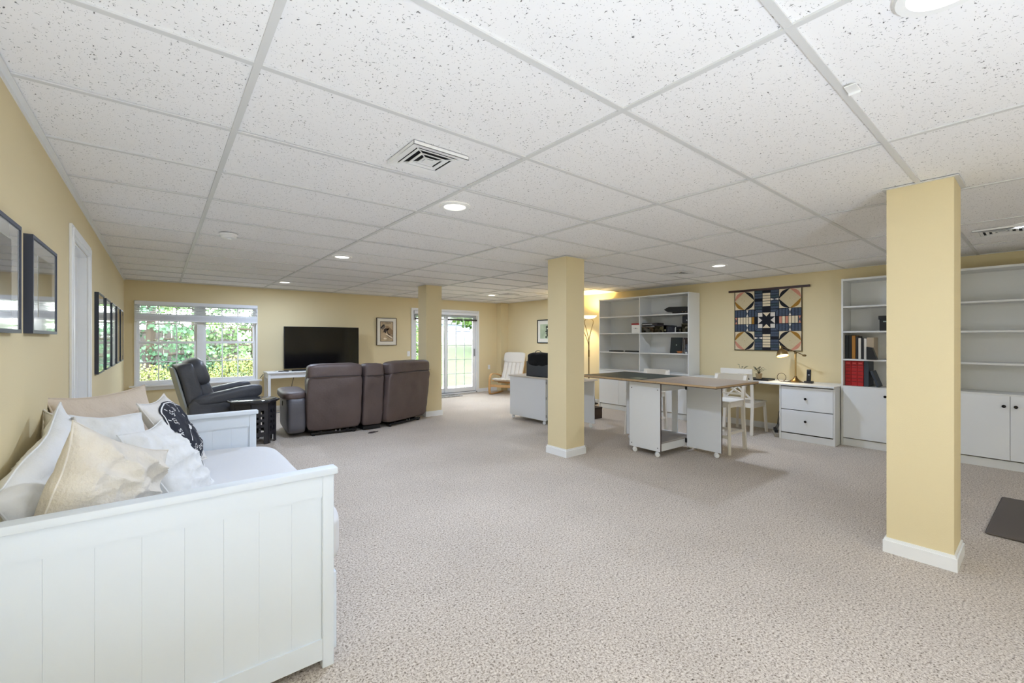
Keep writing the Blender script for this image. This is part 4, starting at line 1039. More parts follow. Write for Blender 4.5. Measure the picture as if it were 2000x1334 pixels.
def channel_cushion(pp, nch, w, th, name):
    for c in range(nch):
        b = MB(); y0 = -w/2+w*c/nch; y1 = y0+w/nch; rings = []
        for i, (x, z) in enumerate(pp):
            a = pp[max(0, i-1)]; d = pp[min(len(pp)-1, i+1)]; tx, tz = d[0]-a[0], d[1]-a[1]; L = math.hypot(tx, tz); nx, nz = -tz/L, tx/L
            e = min(1, min(i, len(pp)-1-i)/2.5+.25)
            ring = []
            for k in range(10):
                an = 2*PI*k/10; cy = math.cos(an); sy = math.sin(an)
                yy = (y0+y1)/2+(y1-y0)/2*math.copysign(abs(cy)**.5, cy); hh = th*.5*e*math.copysign(abs(sy)**.8, sy)
                ring.append(b.bm.verts.new((x+nx*hh, yy, z+nz*hh)))
            rings.append(ring)
        for A_, B2 in zip(rings, rings[1:]):
            for k in range(10): b.bm.faces.new((A_[k], A_[(k+1) % 10], B2[(k+1) % 10], B2[k]))
        b.bm.faces.new(rings[0][::-1]); b.bm.faces.new(rings[-1])
        b.build(name, CUSH, po, ang=70)
channel_cushion(pp, 5, .56, .075, 'cushion_channel')
b = MB(); b.soft((0, 0, 0), (.085, .59, .27), e=.4, n=12, wr=.006, ws=12, M=Matrix.Translation((.315, 0, .88)) @ Matrix.Rotation(.22, 4, 'Y')); b.build('head_cushion', CUSH, po)
# matching footstool frame behind the low table edge
# ------------------------------------------------------------------ mats
dm = thing('door_mat', 'small grey and white fringed mat on the carpet at the patio door', 'mat', (5.15, 8.93, .001))
b = MB(); b.box(-.42, -.24, 0, .40, .14, .012, bev=.004); b.build('mat_body', mat('grey_white_weave', (150, 146, 138), .95, var=.8, vscale=22), dm)
b = MB()
for k in range(30): b.box(.40, -.235+k*.0125, 0, .425, -.231+k*.0125, .006)
b.build('fringe', WHITE, dm)
fm = thing('floor_mat', 'dark taupe cushioned mat at the right edge by the bookcases', 'mat', (4.95, -.16, .001))
b = MB(); b.box(-.56, -.42, 0, .54, .42, .018, bev=.012, seg=3, M=Matrix.Rotation(math.radians(-1.5), 4, 'Z')); b.build('mat_body', mat('taupe_foam', (92, 84, 78), .7, bump=.1, bscale=200), fm)

# ------------------------------------------------------------------ television corner
cs = thing('console_table', 'white console table under the television', 'table', (2.2, 8.85, 0)); o = cs.location
cx0, cx1, cy0, cy1 = 1.475, 2.98, 8.66, 9.06
bx('table_top', TRIM, cs, cx0, cy0, .725, cx1, cy1, .752, o=o, bev=.003)
bx('apron', TRIM, cs, cx0+.03, cy0+.02, .64, cx1-.03, cy0+.038, .725, o=o); bx('apron', TRIM, cs, cx0+.02, cy0+.05, .64, cx0+.038, cy1-.05, .725, o=o)
for x in (cx0+.01, cx1-.055):
    for y in (cy0+.01, cy1-.055): bx('leg', TRIM, cs, x, y, 0, x+.045, y+.045, .725, o=o, bev=.002)
tvm = mat('tv_screen', (8, 9, 12), .12, spec=.6)
te = thing('television', 'large black flat television standing on the white console table', 'television', (2.48, 8.90, .752)); o = te.location
b = MB(o); b.box(1.785, 8.885, .79, 3.165, 8.93, 1.577, bev=.003); b.build('bezel', BLACK, te)
bx('screen', tvm, te, 1.797, 8.882, .803, 3.153, 8.886, 1.566, o=o)
bx('stand_foot', mat('grey_stand', (120, 122, 124), .3, .7), te, 2.05, 8.78, .752, 2.9, 8.98, .766, o=o, bev=.003)
bx('stand_neck', BLACK, te, 2.40, 8.90, .76, 2.56, 8.925, .80, o=o)
sb = thing('black_remote_dock', 'low black box in front of the television on the console', 'media box', (2.03, 8.76, .752))
b = MB(); b.box(-.14, -.03, 0, .20, .03, .028, bev=.004); b.build('box_body', BLACK, sb)
for k, (x, c) in enumerate(((1.62, WHITE), (1.70, BLACK), (1.79, BLACK))):
    r = thing('remote_control', ('white', 'first black', 'second black')[k]+' remote lying at the left end of the console', 'remote', (x, 8.72, .752), .3+.3*k, 'remotes on the console')
    b = MB(); b.box(-.022, -.04, 0, .022, .05, .014, bev=.005, seg=2); b.build('remote_body', c, r)
    b = MB()
    for q in range(4): b.box(-.012, -.03+q*.018, .0135, .012, -.021+q*.018, .016)
    b.build('button', DARKG, r)
tc = thing('hanging_cord', 'thin black cord hanging from the console to the carpet', 'cord', (1.8, 8.9, 0))
b = MB(); b.tube([(.18, .1, .64), (.14, .08, .5), (.12, .05, .38), (.10, .05, .2), (.0, -.05, .05), (-.12, -.12, .012), (-.30, -.05, .008), (-.42, .1, .008)], .005, n=6); b.build('cord', BLACK, tc)
b = MB(); b.tube([(-.33, .12, .70), (-.37, .12, .65), (-.385, .12, .63)], .006, n=6); b.build('plug_end', BLACK, tc)

# ------------------------------------------------------------------ recliners (brown reclining loveseat seen from behind, grey recliner in profile)
BRN = mat('brown_leather', (94, 80, 76), .5, bump=.25, bscale=35, var=.12, vscale=4)
BRN2 = mat('grey_brown_leather_side', (92, 90, 94), .45, bump=.25, bscale=35, var=.1, vscale=4)
sofa = thing('reclining_sofa', 'brown leather reclining sofa with centre console, seen from behind, facing the television', 'sofa', (2.5, 6.7, 0)); SO = sofa.location
def seat_back(c, rz, w, par, name, zb=.075, zt=1.0, th=.22, lean=.10):
    M = Matrix.Translation((c[0], c[1], 0)) @ Matrix.Rotation(rz, 4, 'Z')
    # outer back panel
    def fn(co, u):
        t = (co.z+.5*(zt-zb-.16))/(zt-zb-.16)
        co.y -= lean*max(0, t)*1.0
        return co
    b = MB(SO); b.soft((0, th/2, (zb+zt-.16)/2), (w, th, zt-zb-.16), e=.2, n=18, wr=.024, ws=4, seed=w*10, fn=fn, M=M); b.build(name+'_panel', BRN, par)
    b = MB(SO); b.soft((0, 0, 0), (w*.995, th*1.12, .22), e=.40, n=16, wr=.010, ws=5, seed=w*3, M=M @ Matrix.Translation((0, th/2-lean+.012, zt-.11))); b.build(name+'_head_roll', BRN, par)
    b = MB(SO); b.soft((0, 0, 0), (w*.93, .17, .50), e=.4, n=10, wr=.012, ws=5, seed=w*5, M=M @ Matrix.Translation((0, th+.05, .66)) @ Matrix.Rotation(-.15, 4, 'X')); b.build(name+'_cushion', BRN, par)
    # seam line
    b = MB(SO)
    b.tube([(-w*.46, -lean*.90-.012, zt-.175), (0, -lean*.90-.018, zt-.170), (w*.46, -lean*.90-.012, zt-.175)], .004, n=6); bmesh.ops.transform(b.bm, matrix=M, verts=b.bm.verts); b.build('seam', mat('dark_seam', (34, 28, 28), .6), par)
    b = MB(SO); b.tube([(-w*.42, -lean*.33-.006, zt-.52), (0, -lean*.34-.012, zt-.535), (w*.42, -lean*.33-.006, zt-.52)], .0025, n=6); bmesh.ops.transform(b.bm, matrix=M, verts=b.bm.verts); b.build('seam', MATS['dark_seam'], par)
    return M
la, ra = math.radians(-5), math.radians(22)
ML = seat_back((1.915, 6.315), la, .73, sofa, 'left_back')
MC = seat_back((2.45, 6.30), math.radians(2), .30, sofa, 'console_back', zt=.985)
MR = seat_back((3.07, 6.42), ra, .93, sofa, 'right_back', zt=1.005)
for M, w, nm in ((ML, .70, 'seat_cushion'), (MR, .72, 'seat_cushion'), (MC, .26, 'console_box')):
    b = MB(SO); b.soft((0, .50, .36), (w, .62, .26), e=.3, n=10, wr=.01, ws=5, M=M); b.build(nm, BRN, sofa)
    b = MB(SO); b.soft((0, .84, .26), (w, .16, .38), e=.35, n=8, wr=.01, ws=5, M=M); b.build('footrest' if w > .3 else 'console_front', BRN, sofa)
    b = MB(SO); b.box(-w/2+.02, .05, .07, w/2-.02, .80, .24, M=M); b.build('base_box', mat('black_liner', (20, 19, 20), .9), sofa)
def arm(M, x, par, m, w=.20, L=.92, zt=.62, y0=.10, O=SO, s=1, mt=None):
    b = MB(O); b.soft((x, y0+L/2, .31), (w*.86, L, .54), e=.3, n=12, wr=.010, ws=6, seed=x, M=M); b.build('arm_side', m, par)
    b = MB(O); b.soft((x-.01*s, y0+L/2, zt-.055), (w*1.12, L*.98, .13), e=.5, n=12, wr=.006, ws=6, seed=x+1, M=M); b.build('arm_pad', mt or m, par)
arm(ML, -.475, sofa, BRN2, w=.29, y0=.03, L=.95, mt=BRN)
arm(MR, .50-.0, sofa, BRN2, w=.15, y0=.20, L=.66, s=-1, zt=.60)
b = MB(SO); b.soft((-.605, .50, .43), (.012, .035, .07), e=.5, n=4, M=ML); b.build('release_handle', BLACK, sofa)
for M, w in ((ML, .6), (MR, .7)):
    b = MB(SO); b.box(-w/2, .05, .018, w/2, .09, .045, M=M); b.box(-w/2, .60, .018, w/2, .64, .045, M=M); b.box(-w/2+.1, .05, .02, -w/2+.14, .64, .06, M=M); b.box(w/2-.14, .05, .02, w/2-.1, .64, .06, M=M)
    for x in (-w/2+.03, w/2-.03):
        for y in (.07, .62): b.cyl(M @ Vector((x, y, 0)), M @ Vector((x, y, .03)), .022, n=12)
    b.build('metal_base', BLACK, sofa)
    b = MB(SO); b.cyl(M @ Vector((.02, .035, .05)), M @ Vector((.02, .05, .05)), .010, n=10); b.box(.07, .035, .035, .08, .05, .065, M=M); b.build('steel_fitting', METAL, sofa)
b = MB(SO); b.box(-.13, .03, .012, .13, .5, .06, M=MC); b.build('metal_base', BLACK, sofa)
rt = thing('remote_on_floor', 'small dark strap loop lying on the carpet behind the sofa console', 'strap', (2.36, 6.10, .0))
b = MB(); b.tube([(-.06, -.02, .006), (0, -.03, .006), (.09, .005, .006), (.05, .035, .006), (-.03, .02, .006)], .006, n=6, closed=True); b.build('loop', mat('strap_dark', (70, 58, 56), .6), rt)

GRY = mat('charcoal_grey_leather', (78, 80, 86), .45, bump=.2, bscale=30, var=.1, vscale=4)
GRYL = mat('grey_piping_shell', (158, 164, 162), .5)
rc = thing('recliner', 'charcoal grey leather recliner in profile in front of the double window', 'armchair', (.66, 7.24, 0), math.radians(4)); RO = (0, 0, 0)
# local: faces +x, width along y
b = MB(); b.soft((0, 0, 0), (.20, .66, .78), e=.3, n=18, wr=.016, ws=5, seed=2, M=Matrix.Translation((-.345, 0, .64)) @ Matrix.Rotation(-.24, 4, 'Y')); b.build('backrest', GRY, rc)
b = MB(); b.soft((0, 0, 0), (.035, .60, .72), e=.3, n=10, M=Matrix.Translation((-.455, 0, .62)) @ Matrix.Rotation(-.24, 4, 'Y')); b.build('back_shell', GRYL, rc)
b = MB(); b.soft((0, 0, 0), (.27, .60, .40), e=.75, n=16, wr=.016, ws=7, seed=5, M=Matrix.Translation((-.29, 0, .89)) @ Matrix.Rotation(-.30, 4, 'Y')); b.build('headrest', GRY, rc)
b = MB(); b.soft((0, 0, 0), (.19, .52, .40), e=.5, n=12, wr=.014, ws=6, seed=8, M=Matrix.Translation((-.19, 0, .60)) @ Matrix.Rotation(-.30, 4, 'Y')); b.build('lumbar_cushion', GRY, rc)
b = MB(); b.soft((.05, 0, .44), (.66, .54, .17), e=.4, n=12, wr=.01, ws=6); b.build('seat_cushion', GRY, rc)
b = MB(); b.soft((.37, 0, .30), (.13, .54, .34), e=.4, n=10, wr=.01, ws=6); b.build('footrest', GRY, rc)
for s in (-1, 1):
    def af(co, u):
        f_ = (co.x+.39)/.78
        co.z = co.z*(.75+.5*max(0, f_)) + .10*f_ - .04
        return co
    b = MB(); b.soft((.03, s*.335, .575), (.80, .18, .17), e=.55, n=18, wr=.008, ws=6, seed=s, fn=af); b.build('arm_pad', GRY, rc)
    b = MB(); b.soft((-.02, s*.335, .32), (.76, .15, .50), e=.28, n=16, wr=.014, ws=5, seed=s+3); b.build('arm_side', GRY, rc)
b = MB(); b.box(-.33, -.30, .02, .33, .30, .12); b.build('base', BLACK, rc)

# carved octagonal side table
sd_ = thing('carved_side_table', 'small black octagonal carved side table beside the daybed and sofa', 'side table', (.95, 6.52, 0), math.radians(8))
BW = mat('black_stained_wood', (44, 42, 46), .4, bump=.3, bscale=60)
NS = 8; R1 = .235
octp = [(.30*math.cos(PI/8+k*PI/4), .30*math.sin(PI/8+k*PI/4)) for k in range(8)]
b = MB(); b.prism(octp, .02, M=Matrix.Translation((0, 0, .535))); b.prism([(x*.93, y*.93) for x, y in octp], .012, M=Matrix.Translation((0, 0, .523))); b.build('table_top', BW, sd_)
b = MB(); b.lathe([(0, .555), (.255, .555), (.262, .560), (.255, .563), (0, .561)], n=40); b.build('glass_top', mat('dark_glass_top', (70, 72, 74), .08, spec=.9), sd_)
for k in range(8):
    a = k*PI/4; M = Matrix.Rotation(a, 4, 'Z') @ Matrix.Translation((R1, 0, 0))
    hw = R1*math.tan(PI/8)-.002; b = MB()
    # panel with pointed-arch opening at the foot and small pierced holes
    b.box(-.008, -hw, 0, .008, -hw+.045, .52, M=M); b.box(-.008, hw-.045, 0, .008, hw, .52, M=M)
    b.box(-.008, -hw+.045, .43, .008, hw-.045, .52, M=M); b.box(-.008, -hw+.045, .10, .008, hw-.045, .155, M=M)
    b.box(-.008, -.012, .155, .008, .012, .43, M=M)
    for z in (.215, .285, .35): b.box(-.008, -hw+.045, z, .008, hw-.045, z+.035, M=M)
    pn = b.build('side_panel', BW, sd_, smooth=False)
    b = MB()
    for z in (.46, .30, .19):
        b.lathe([(0, .004), (.010, .003), (.014, 0)], n=10, M=M @ Matrix.Translation((.008, 0, z)) @ Matrix.Rotation(PI/2, 4, 'Y'))
    b.build('carving', BW, pn)

# ------------------------------------------------------------------ daybed
DB = thing('daybed', 'white painted panelled daybed along the left wall in the foreground', 'daybed', (.06, 2.75, 0)); o = DB.location
EX0, EX1 = -.425, .558
def end_panel(y0, y1, face):
    # y0..y1 thickness; face -1: outside is towards the camera
    yo = y0 if face < 0 else y1
    e = MB(o); e.box(EX1-.045, y0, 0, EX1, y1, .785, bev=.003); p = e.build('post', BEDW, DB)
    bx('post', BEDW, DB, EX0, y0, 0, EX0+.045, y1, .785, o=o, bev=.003)
    bx('cap_rail', BEDW, DB, EX0-.005, y0-.014, .785, EX1+.012, y1+.014, .812, o=o, bev=.004, seg=2)
    bx('top_rail', BEDW, DB, EX0+.045, y0+.004, .70, EX1-.045, y1-.004, .785, o=o)
    bx('bottom_rail', BEDW, DB, EX0+.045, y0+.004, .035, EX1-.045, y1-.004, .12, o=o)
    # recessed boards with shallow joints
    n = 8; wd = (EX1-EX0-.09)/n
    for k in range(n):
        x = EX0+.045+k*wd
        bx('panel_board', BEDW, DB, x+.0001, y0+.011, .118, x+wd-.0001, y1-.011, .702, o=o, bev=.0006)
    bx('moulding', BEDW, DB, EX0+.045, y0+.008, .692, EX1-.045, y1-.008, .70, o=o)
end_panel(1.852, 1.887, -1); end_panel(3.705, 3.74, -1)
# back rail against the wall, drawers below the mattress
for k in range(1):
    b = MB(o); b.box(EX0, 1.89, .035, EX0+.024, 3.70, .57, bev=.003); b.build('back_panel', BEDW, DB)
bx('slat_base', BEDW, DB, EX0+.03, 1.89, .33, .55, 3.70, .36, o=o)
bx('side_rail', BEDW, DB, .525, 1.89, .30, .555, 3.70, .37, o=o)
for (a, c) in ((1.895, 2.495), (2.50, 3.095), (3.10, 3.695)):
    b = MB(o); b.box(.562, a, .035, .582, c, .358, bev=.003); d = b.build('drawer', BEDW, DB)
    b = MB(o); b.lathe([(0, .03), (.014, .028), (.018, .018), (.008, .01), (.008, 0)], n=16, M=Matrix.Translation((.582, (a+c)/2, .20)) @ Matrix.Rotation(PI/2, 4, 'Y')); b.build('knob', BEDW, d)
    bx('drawer_box', BEDW, DB, -.2, a+.02, .04, .56, c-.02, .30, o=o)
SHEET = mat('off_white_sheet', (222, 222, 222), .9, bump=.25, bscale=14)
mt = thing('mattress', 'off-white covered mattress lying in the daybed', 'mattress', (.09, 2.79, .36)); o = mt.location
def mfn(co, u):
    if u.z > 0: co.z += .005*math.sin(co.y*9)*math.cos(co.x*7)
    return co
b = MB(o); b.soft((.126, 2.795, .469), (1.05, 1.80, .214), e=.24, n=30, wr=.008, ws=3.5, fn=mfn); b.build('cover', SHEET, mt)

# pillows
def pillow_fn(w, h, t, seed, crump, px=2.2, fold=0., droop=0.):
    def S(u, v, side):
        # pinched corners, bulging middle
        ku = 1-.11*(1-v*v)*abs(u)**3; kv = 1-.12*(1-u*u)*abs(v)**3
        x = u*w/2*ku; y = v*h/2*kv
        z = side*t/2*((1-abs(u)**px)**.55)*((1-abs(v)**px)**.55)
        n1 = noise.noise(Vector((x*5+seed*3.3, y*5, side*.8+seed)))
        n2 = noise.noise(Vector((x*12+seed, y*12+4, side+seed*2)))
        n3 = abs(noise.noise(Vector((x*6+y*3-seed, y*9+9+seed, 2))))**.7; n4 = abs(noise.noise(Vector((x*15-y*6+seed*5, y*8+2, 5))))**.8
        cz = (n1*.6+n2*.2-(n3*1.5-.45)-(n4*.8-.2))*crump
        x += noise.noise(Vector((y*4, seed*5, 1)))*crump*.5*abs(u); y += noise.noise(Vector((x*4, seed*7, 6)))*crump*.5*abs(v)
        z += cz*(1 if side > 0 else .5)*(.08+.92*(1-max(abs(u), abs(v))**3)) + fold*(x*x/(w*w)-y*y/(h*h))*4
        y -= droop*h*((u+1)/2)*max(0, v+.4)/1.4; z += droop*.06*max(0, u)*max(0, v)
        return Vector((x, y, z))
    return S
def frame(center, right, up):
    r = Vector(right).normalized(); n = r.cross(Vector(up)).normalized(); u2 = n.cross(r)
    return Matrix.Translation(center) @ Matrix((r, u2, n)).transposed().to_4x4()
def pillow(name, label, center, right, up, w, h, t, m, seed, crump=.03, fold=0., px=2.2, n=34, droop=0.):
    T_ = thing(name, label, 'pillow', center)
    M = Matrix.Translation(-Vector(center)) @ frame(center, right, up); S = pillow_fn(w, h, t, seed, crump, px, fold, droop)
    b = MB(); g = {}
    for side in (1, -1):
        for i in range(n+1):
            for j in range(n+1):
                u, v = -1+2*i/n, -1+2*j/n
                if i in (0, n) or j in (0, n):
                    if side == -1: g[(side, i, j)] = g[(1, i, j)]; continue
                g[(side, i, j)] = b.bm.verts.new(M @ S(u, v, side))
        for i in range(n):
            for j in range(n):
                q = [g[(side, i, j)], g[(side, i+1, j)], g[(side, i+1, j+1)], g[(side, i, j+1)]]
                if side < 0: q.reverse()
                b.bm.faces.new(q)
    b.build('pillow_case', m, T_, ang=80)
    # seam welt round the edge
    b = MB(); e = []
    K = 60
    for a in range(K):
        s = a/K*4; sd, f = int(s), s-int(s); uv = ((-1+2*f, -1), (1, -1+2*f), (1-2*f, 1), (-1, 1-2*f))[sd]
        e.append(M @ S(uv[0]*1.004, uv[1]*1.004, 1) if False else M @ S(max(-1, min(1, uv[0])), max(-1, min(1, uv[1])), 1))
    b.tube(e, .004, n=6, closed=True); b.build('seam_welt', m, T_)
    return T_, M, S
WP = mat('white_cotton', (232, 232, 230), .9, bump=.3, bscale=40)
BP = mat('beige_cotton', (214, 198, 178), .9, bump=.3, bscale=60)
LP_ = mat('natural_linen', (226, 219, 207), .9, bump=.5, bscale=90, var=.06, vscale=12)
CP = mat('cream_cotton', (226, 222, 216), .9, bump=.3, bscale=60)
pillow('beige_pillow', 'smooth beige pillow leaning in the corner at the far end of the daybed', (-.22, 3.36, .80), (.60, .80, .0), (-.18, .1, .98), .62, .50, .17, BP, 11, .012, fold=.02, px=2.4, n=40)
DPC = (.070, 3.12, .80)
T1, M1, S1 = pillow('dial_pillow', 'white pillow printed with a black clock dial, upright in the middle of the daybed', DPC, (.25, .97, .0), (-.45, .12, .885), .44, .47, .13, CP, 21, .018, px=2.3, n=40)
T2, M2, S2 = pillow('tilted_dial_pillow', 'crumpled white pillow with a thin black printed edge, nearest the open side of the mattress', (.05, 2.72, .715), (.355, .935, 0), (-.50, .19, .845), .42, .47, .15, WP, 32, .045, px=2.2, n=48)
pillow('small_white_pillow', 'small folded white pillow wedged behind the linen pillow', (-.17, 2.74, .83), (.75, .66, -.15), (-.3, .3, .9), .34, .34, .14, WP, 43, .03, n=40)
pillow('linen_pillow', 'large natural linen pillow nearest the camera on the daybed', (-.145, 2.10, .805), (.65, .68, -.33), (.22, .24, .94), .39, .42, .24, LP_, 54, .045, px=2.2, n=56, droop=.12)
pillow('white_body_pillow', 'long crumpled white pillow leaning on the left wall', (-.318, 2.36, .78), (-.08, -.99, -.12), (-.22, .02, .97), .82, .46, .15, WP, 65, .05, n=56, droop=.2)
pillow('striped_white_pillow', 'white pillow with a thin black seam behind the linen pillow at the left wall', (-.30, 2.86, .80), (.35, -.93, 0), (-.35, .1, .95), .42, .42, .13, CP, 76, .02)

# printed dial on the pillows: flat print that follows the cloth
DIAL = mat('dial_navy_print', (36, 38, 48), .9); DIALW = mat('dial_white_print', (232, 232, 230), .9)
def polar(T_, M, S, r0, r1, a0, a1, lift, m, name, cu=0., cv=0., nr=6, na=64, ecc=1.):
    b = MB(); g = []
    for i in range(nr+1):
        r = r0+(r1-r0)*i/nr; row = []
        for k in range(na+1):
            a = a0+(a1-a0)*k/na; u, v = cu+r*math.cos(a), cv+r*math.sin(a)
            p = S(u, v, 1); p.z += lift; row.append(b.bm.verts.new(M @ p))
        g.append(row)
    for i in range(nr):
        for k in range(na): b.bm.faces.new((g[i][k], g[i][k+1], g[i+1][k+1], g[i+1][k]))
    return b.build(name, m, T_, ang=80)
def glyph(T_, M, S, txt, u, v, rot, size, m, lift):
    cu = bpy.data.curves.new('numeral', 'FONT'); cu.body = txt; cu.size = 1; cu.align_x = 'CENTER'; cu.align_y = 'CENTER'; cu.resolution_u = 2
    ob = bpy.data.objects.new('numeral', cu); C.objects.link(ob)
    dg = bpy.context.evaluated_depsgraph_get(); me = bpy.data.meshes.new_from_object(ob.evaluated_get(dg))
    bpy.data.objects.remove(ob)
    bm = bmesh.new(); bm.from_mesh(me); bmesh.ops.triangulate(bm, faces=bm.faces)
    bmesh.ops.subdivide_edges(bm, edges=bm.edges, cuts=2)
    for vt in bm.verts:
        x, y = vt.co.x*size, vt.co.y*size
        uu = u+x*math.cos(rot)-y*math.sin(rot); vv = v+x*math.sin(rot)+y*math.cos(rot)
        p = S(max(-.99, min(.99, uu)), max(-.99, min(.99, vv)), 1); p.z += lift; vt.co = M @ p
    me2 = bpy.data.meshes.new('numeral'); bm.to_mesh(me2); bm.free(); me2.materials.append(m)
    n_ = bpy.data.objects.new('numeral', me2); C.objects.link(n_); n_.parent = T_
polar(T1, M1, S1, 0, .80, 0, 2*PI, .0035, DIAL, 'dial_face', nr=14)
polar(T1, M1, S1, .80, .835, 0, 2*PI, .0036, DIALW, 'dial_ring', nr=1)
polar(T1, M1, S1, .835, .88, 0, 2*PI, .0035, DIAL, 'dial_ring', nr=1)
polar(T2, M2, S2, .84, .88, -1.0, .75, .0036, DIALW, 'dial_ring', nr=1)
polar(T2, M2, S2, .88, .93, -1.0, .75, .0035, DIAL, 'dial_ring', nr=1)
for k in range(12):
    a = PI/2-k*PI/6
    glyph(T1, M1, S1, str(5*k if k else 60), .56*math.cos(a), .56*math.sin(a), a-PI/2, .20, DIALW, .0052)
    polar(T1, M1, S1, .68, .77, a-.022, a+.022, .0050, DIALW, 'tick_mark', nr=2, na=2)
polar(T1, M1, S1, 0, .07, 0, 2*PI, .0060, DIALW, 'dial_hub', nr=2, na=16)
for a in (-2.4, .9): polar(T1, M1, S1, .05, .45, a-.03, a+.03, .0062, DIALW, 'dial_hand', nr=5, na=2)

# ------------------------------------------------------------------ outside
GRASS = mat('lawn_grass', (40, 62, 18), .95, var=.5, vscale=3, bump=.8, bscale=20)
MULCH = mat('mulch', (64, 54, 46), .95, var=.3, vscale=8)
PATIO = mat('patio_concrete', (118, 116, 114), .9, var=.08, vscale=2)
lw = MB()
nx, ny = 40, 30; gg = {}
for i in range(nx+1):
    for j in range(ny+1):
        x = -25+90*i/nx; y = YF+T+.02+85*(j/ny)**1.8
        z = -.10 + max(0, min(1.30, (y-11.5)*.13))*(1 if x > 2.6 else max(.0, min(1, (x+1)/3.6))*1) + .02*math.sin(x*1.3)*math.cos(y*.9)
        gg[i, j] = lw.bm.verts.new((x, y, z))
for i in range(nx):
    for j in range(ny): lw.bm.faces.new((gg[i, j], gg[i+1, j], gg[i+1, j+1], gg[i, j+1]))
lawn = lw.build('lawn', GRASS); lawn['kind'] = 'structure'
b = MB(); b.box(2.8, YF+T, -.12, 9, YF+T+1.7, -.03, bev=.01); pa = b.build('patio_slab', PATIO); pa['kind'] = 'structure'
# retaining wall / fence behind the shrubs
fe = thing('wood_fence', 'weathered grey brown plank fence behind the shrubs outside the window', 'fence', (.5, 17.6, 0)); o = fe.location
FW = mat('weathered_plank', (56, 53, 52), .9, var=.25, vscale=5, stretch=(1, 1, .2))
pm = None
for k in range(46):
    x = -6+k*.2
    if pm is None: b = MB(); b.box(-.096, 0, 0, .096, .02, 1.75, bev=.003); ob = b.build('plank', FW, fe); pm = ob.data
    else: ob = bpy.data.objects.new('plank', pm); C.objects.link(ob); ob.parent = fe
    ob.location = (x-1.5, random.uniform(-.006, .006), -.1)
b = MB(); b.box(-7.6, .02, .3, 1.6, .06, .39); b.box(-7.6, .02, 1.3, 1.6, .06, 1.39); b.build('rail', FW, fe)
b = MB(); b.box(-8, 9.4, -.09, 2.6, 17.6, -.02); mu = b.build('mulch_bed', MULCH); mu['kind'] = 'structure'
def leaves(mb, c, r, n, sz, rr, shell=.55, squash=1., flatn=0.):
    for k in range(n):
        while True:
            p = Vector((rr.uniform(-1, 1), rr.uniform(-1, 1), rr.uniform(-1, 1)))
            if shell < p.length < 1: break
        p = Vector((c[0]+p.x*r[0], c[1]+p.y*r[1], c[2]+p.z*r[2]*squash))
        a = Vector((rr.gauss(0, 1), rr.gauss(0, 1), rr.gauss(0, 1)*(1-flatn))).normalized(); t = a.orthogonal().normalized()
        t = (t*math.cos(rr.random()*6.3) + a.cross(t)*math.sin(rr.random()*6.3)).normalized()
        s = sz*rr.uniform(.6, 1.3); w_ = a.cross(t)*s*.45
        v = [mb.bm.verts.new(p), mb.bm.verts.new(p+t*s*.5+w_), mb.bm.verts.new(p+t*s), mb.bm.verts.new(p+t*s*.5-w_)]
        mb.bm.faces.new(v)
YG = [mat('shrub_leaf_a', (122, 124, 66), .7, var=.35, vscale=9), mat('shrub_leaf_b', (104, 116, 56), .7, var=.35, vscale=9)]
CG = [mat('conifer_a', (58, 96, 68), .8, var=.4, vscale=4), mat('conifer_b', (76, 106, 64), .8, var=.4, vscale=4), mat('tree_leaf_c', (80, 116, 46), .8, var=.4, vscale=4)]
BARK = mat('bark', (52, 45, 38), .9)
def shrub(x, y, r, h, label, seed, m):
    t = thing('shrub', label, 'shrub', (x, y, -.03), 0, 'yellow green shrubs outside the window'); rr = random.Random(seed)
    b = MB()
    for k in range(5): a = k*1.3; b.tube([(0, 0, 0), (math.cos(a)*r*.3, math.sin(a)*r*.3, h*.4), (math.cos(a)*r*.5, math.sin(a)*r*.5, h*.7)], [.015, .01, .005], n=5)
    b.build('stem', BARK, t)
    b = MB(); leaves(b, (0, 0, h*.55), (r, r, h*.5), 2400, .042, rr, .45); b.build('foliage', m, t, smooth=False)
for k, (x, y, r, h) in enumerate(((-1.35, 11.6, .62, .86), (-.15, 11.4, .64, .82), (.66, 12.3, .48, .62), (1.30, 11.2, .56, .98), (2.22, 11.7, .56, .95), (3.2, 12.4, .5, .9))):
    shrub(x, y, r, h, ('leftmost', 'second', 'third, lower', 'fourth, taller', 'fifth', 'rightmost')[k]+' yellow green shrub outside the double window', 100+k, YG[k % 2])
def conifer(x, y, h, r, label, seed, m, dens=3200, z0=.25):
    t = thing('conifer_tree', label, 'tree', (x, y, -.1), 0, 'trees seen through the window'); rr = random.Random(seed)
    b = MB(); b.tube([(0, 0, 0), (.05, 0, h*.5), (0, 0, h)], [.12, .08, .02], n=8); b.build('trunk', BARK, t)
    b = MB(); br = MB()
    nb = 26
    for k in range(nb):
        f = k/nb; z = h*(z0+(1-z0)*f); L = r*(1-f*.75)*rr.uniform(.7, 1.1); a = rr.uniform(0, 2*PI)
        tip = Vector((math.cos(a)*L, math.sin(a)*L, z-L*.18)); mid = Vector((math.cos(a)*L*.5, math.sin(a)*L*.5, z+.05))
        br.tube([(0, 0, z), mid, tip], [.03, .02, .006], n=5)
        for q in range(3):
            c = Vector((0, 0, z)).lerp(tip, .35+.3*q); leaves(b, c, (.38+.1*L, .38+.1*L, .16), int(dens*1.7)//nb//3, .09, rr, .1, flatn=.4)
    br.build('branch', BARK, t); b.build('foliage', m, t, smooth=False)
conifer(-2.9, 15.6, 6.0, 2.0, 'blue green conifer at the far left of the window view', 201, CG[0], 4200, .06)
conifer(-.2, 14.2, 5.5, 1.9, 'drooping blue green conifer in the left half of the window view', 202, CG[0], 5600, .08)
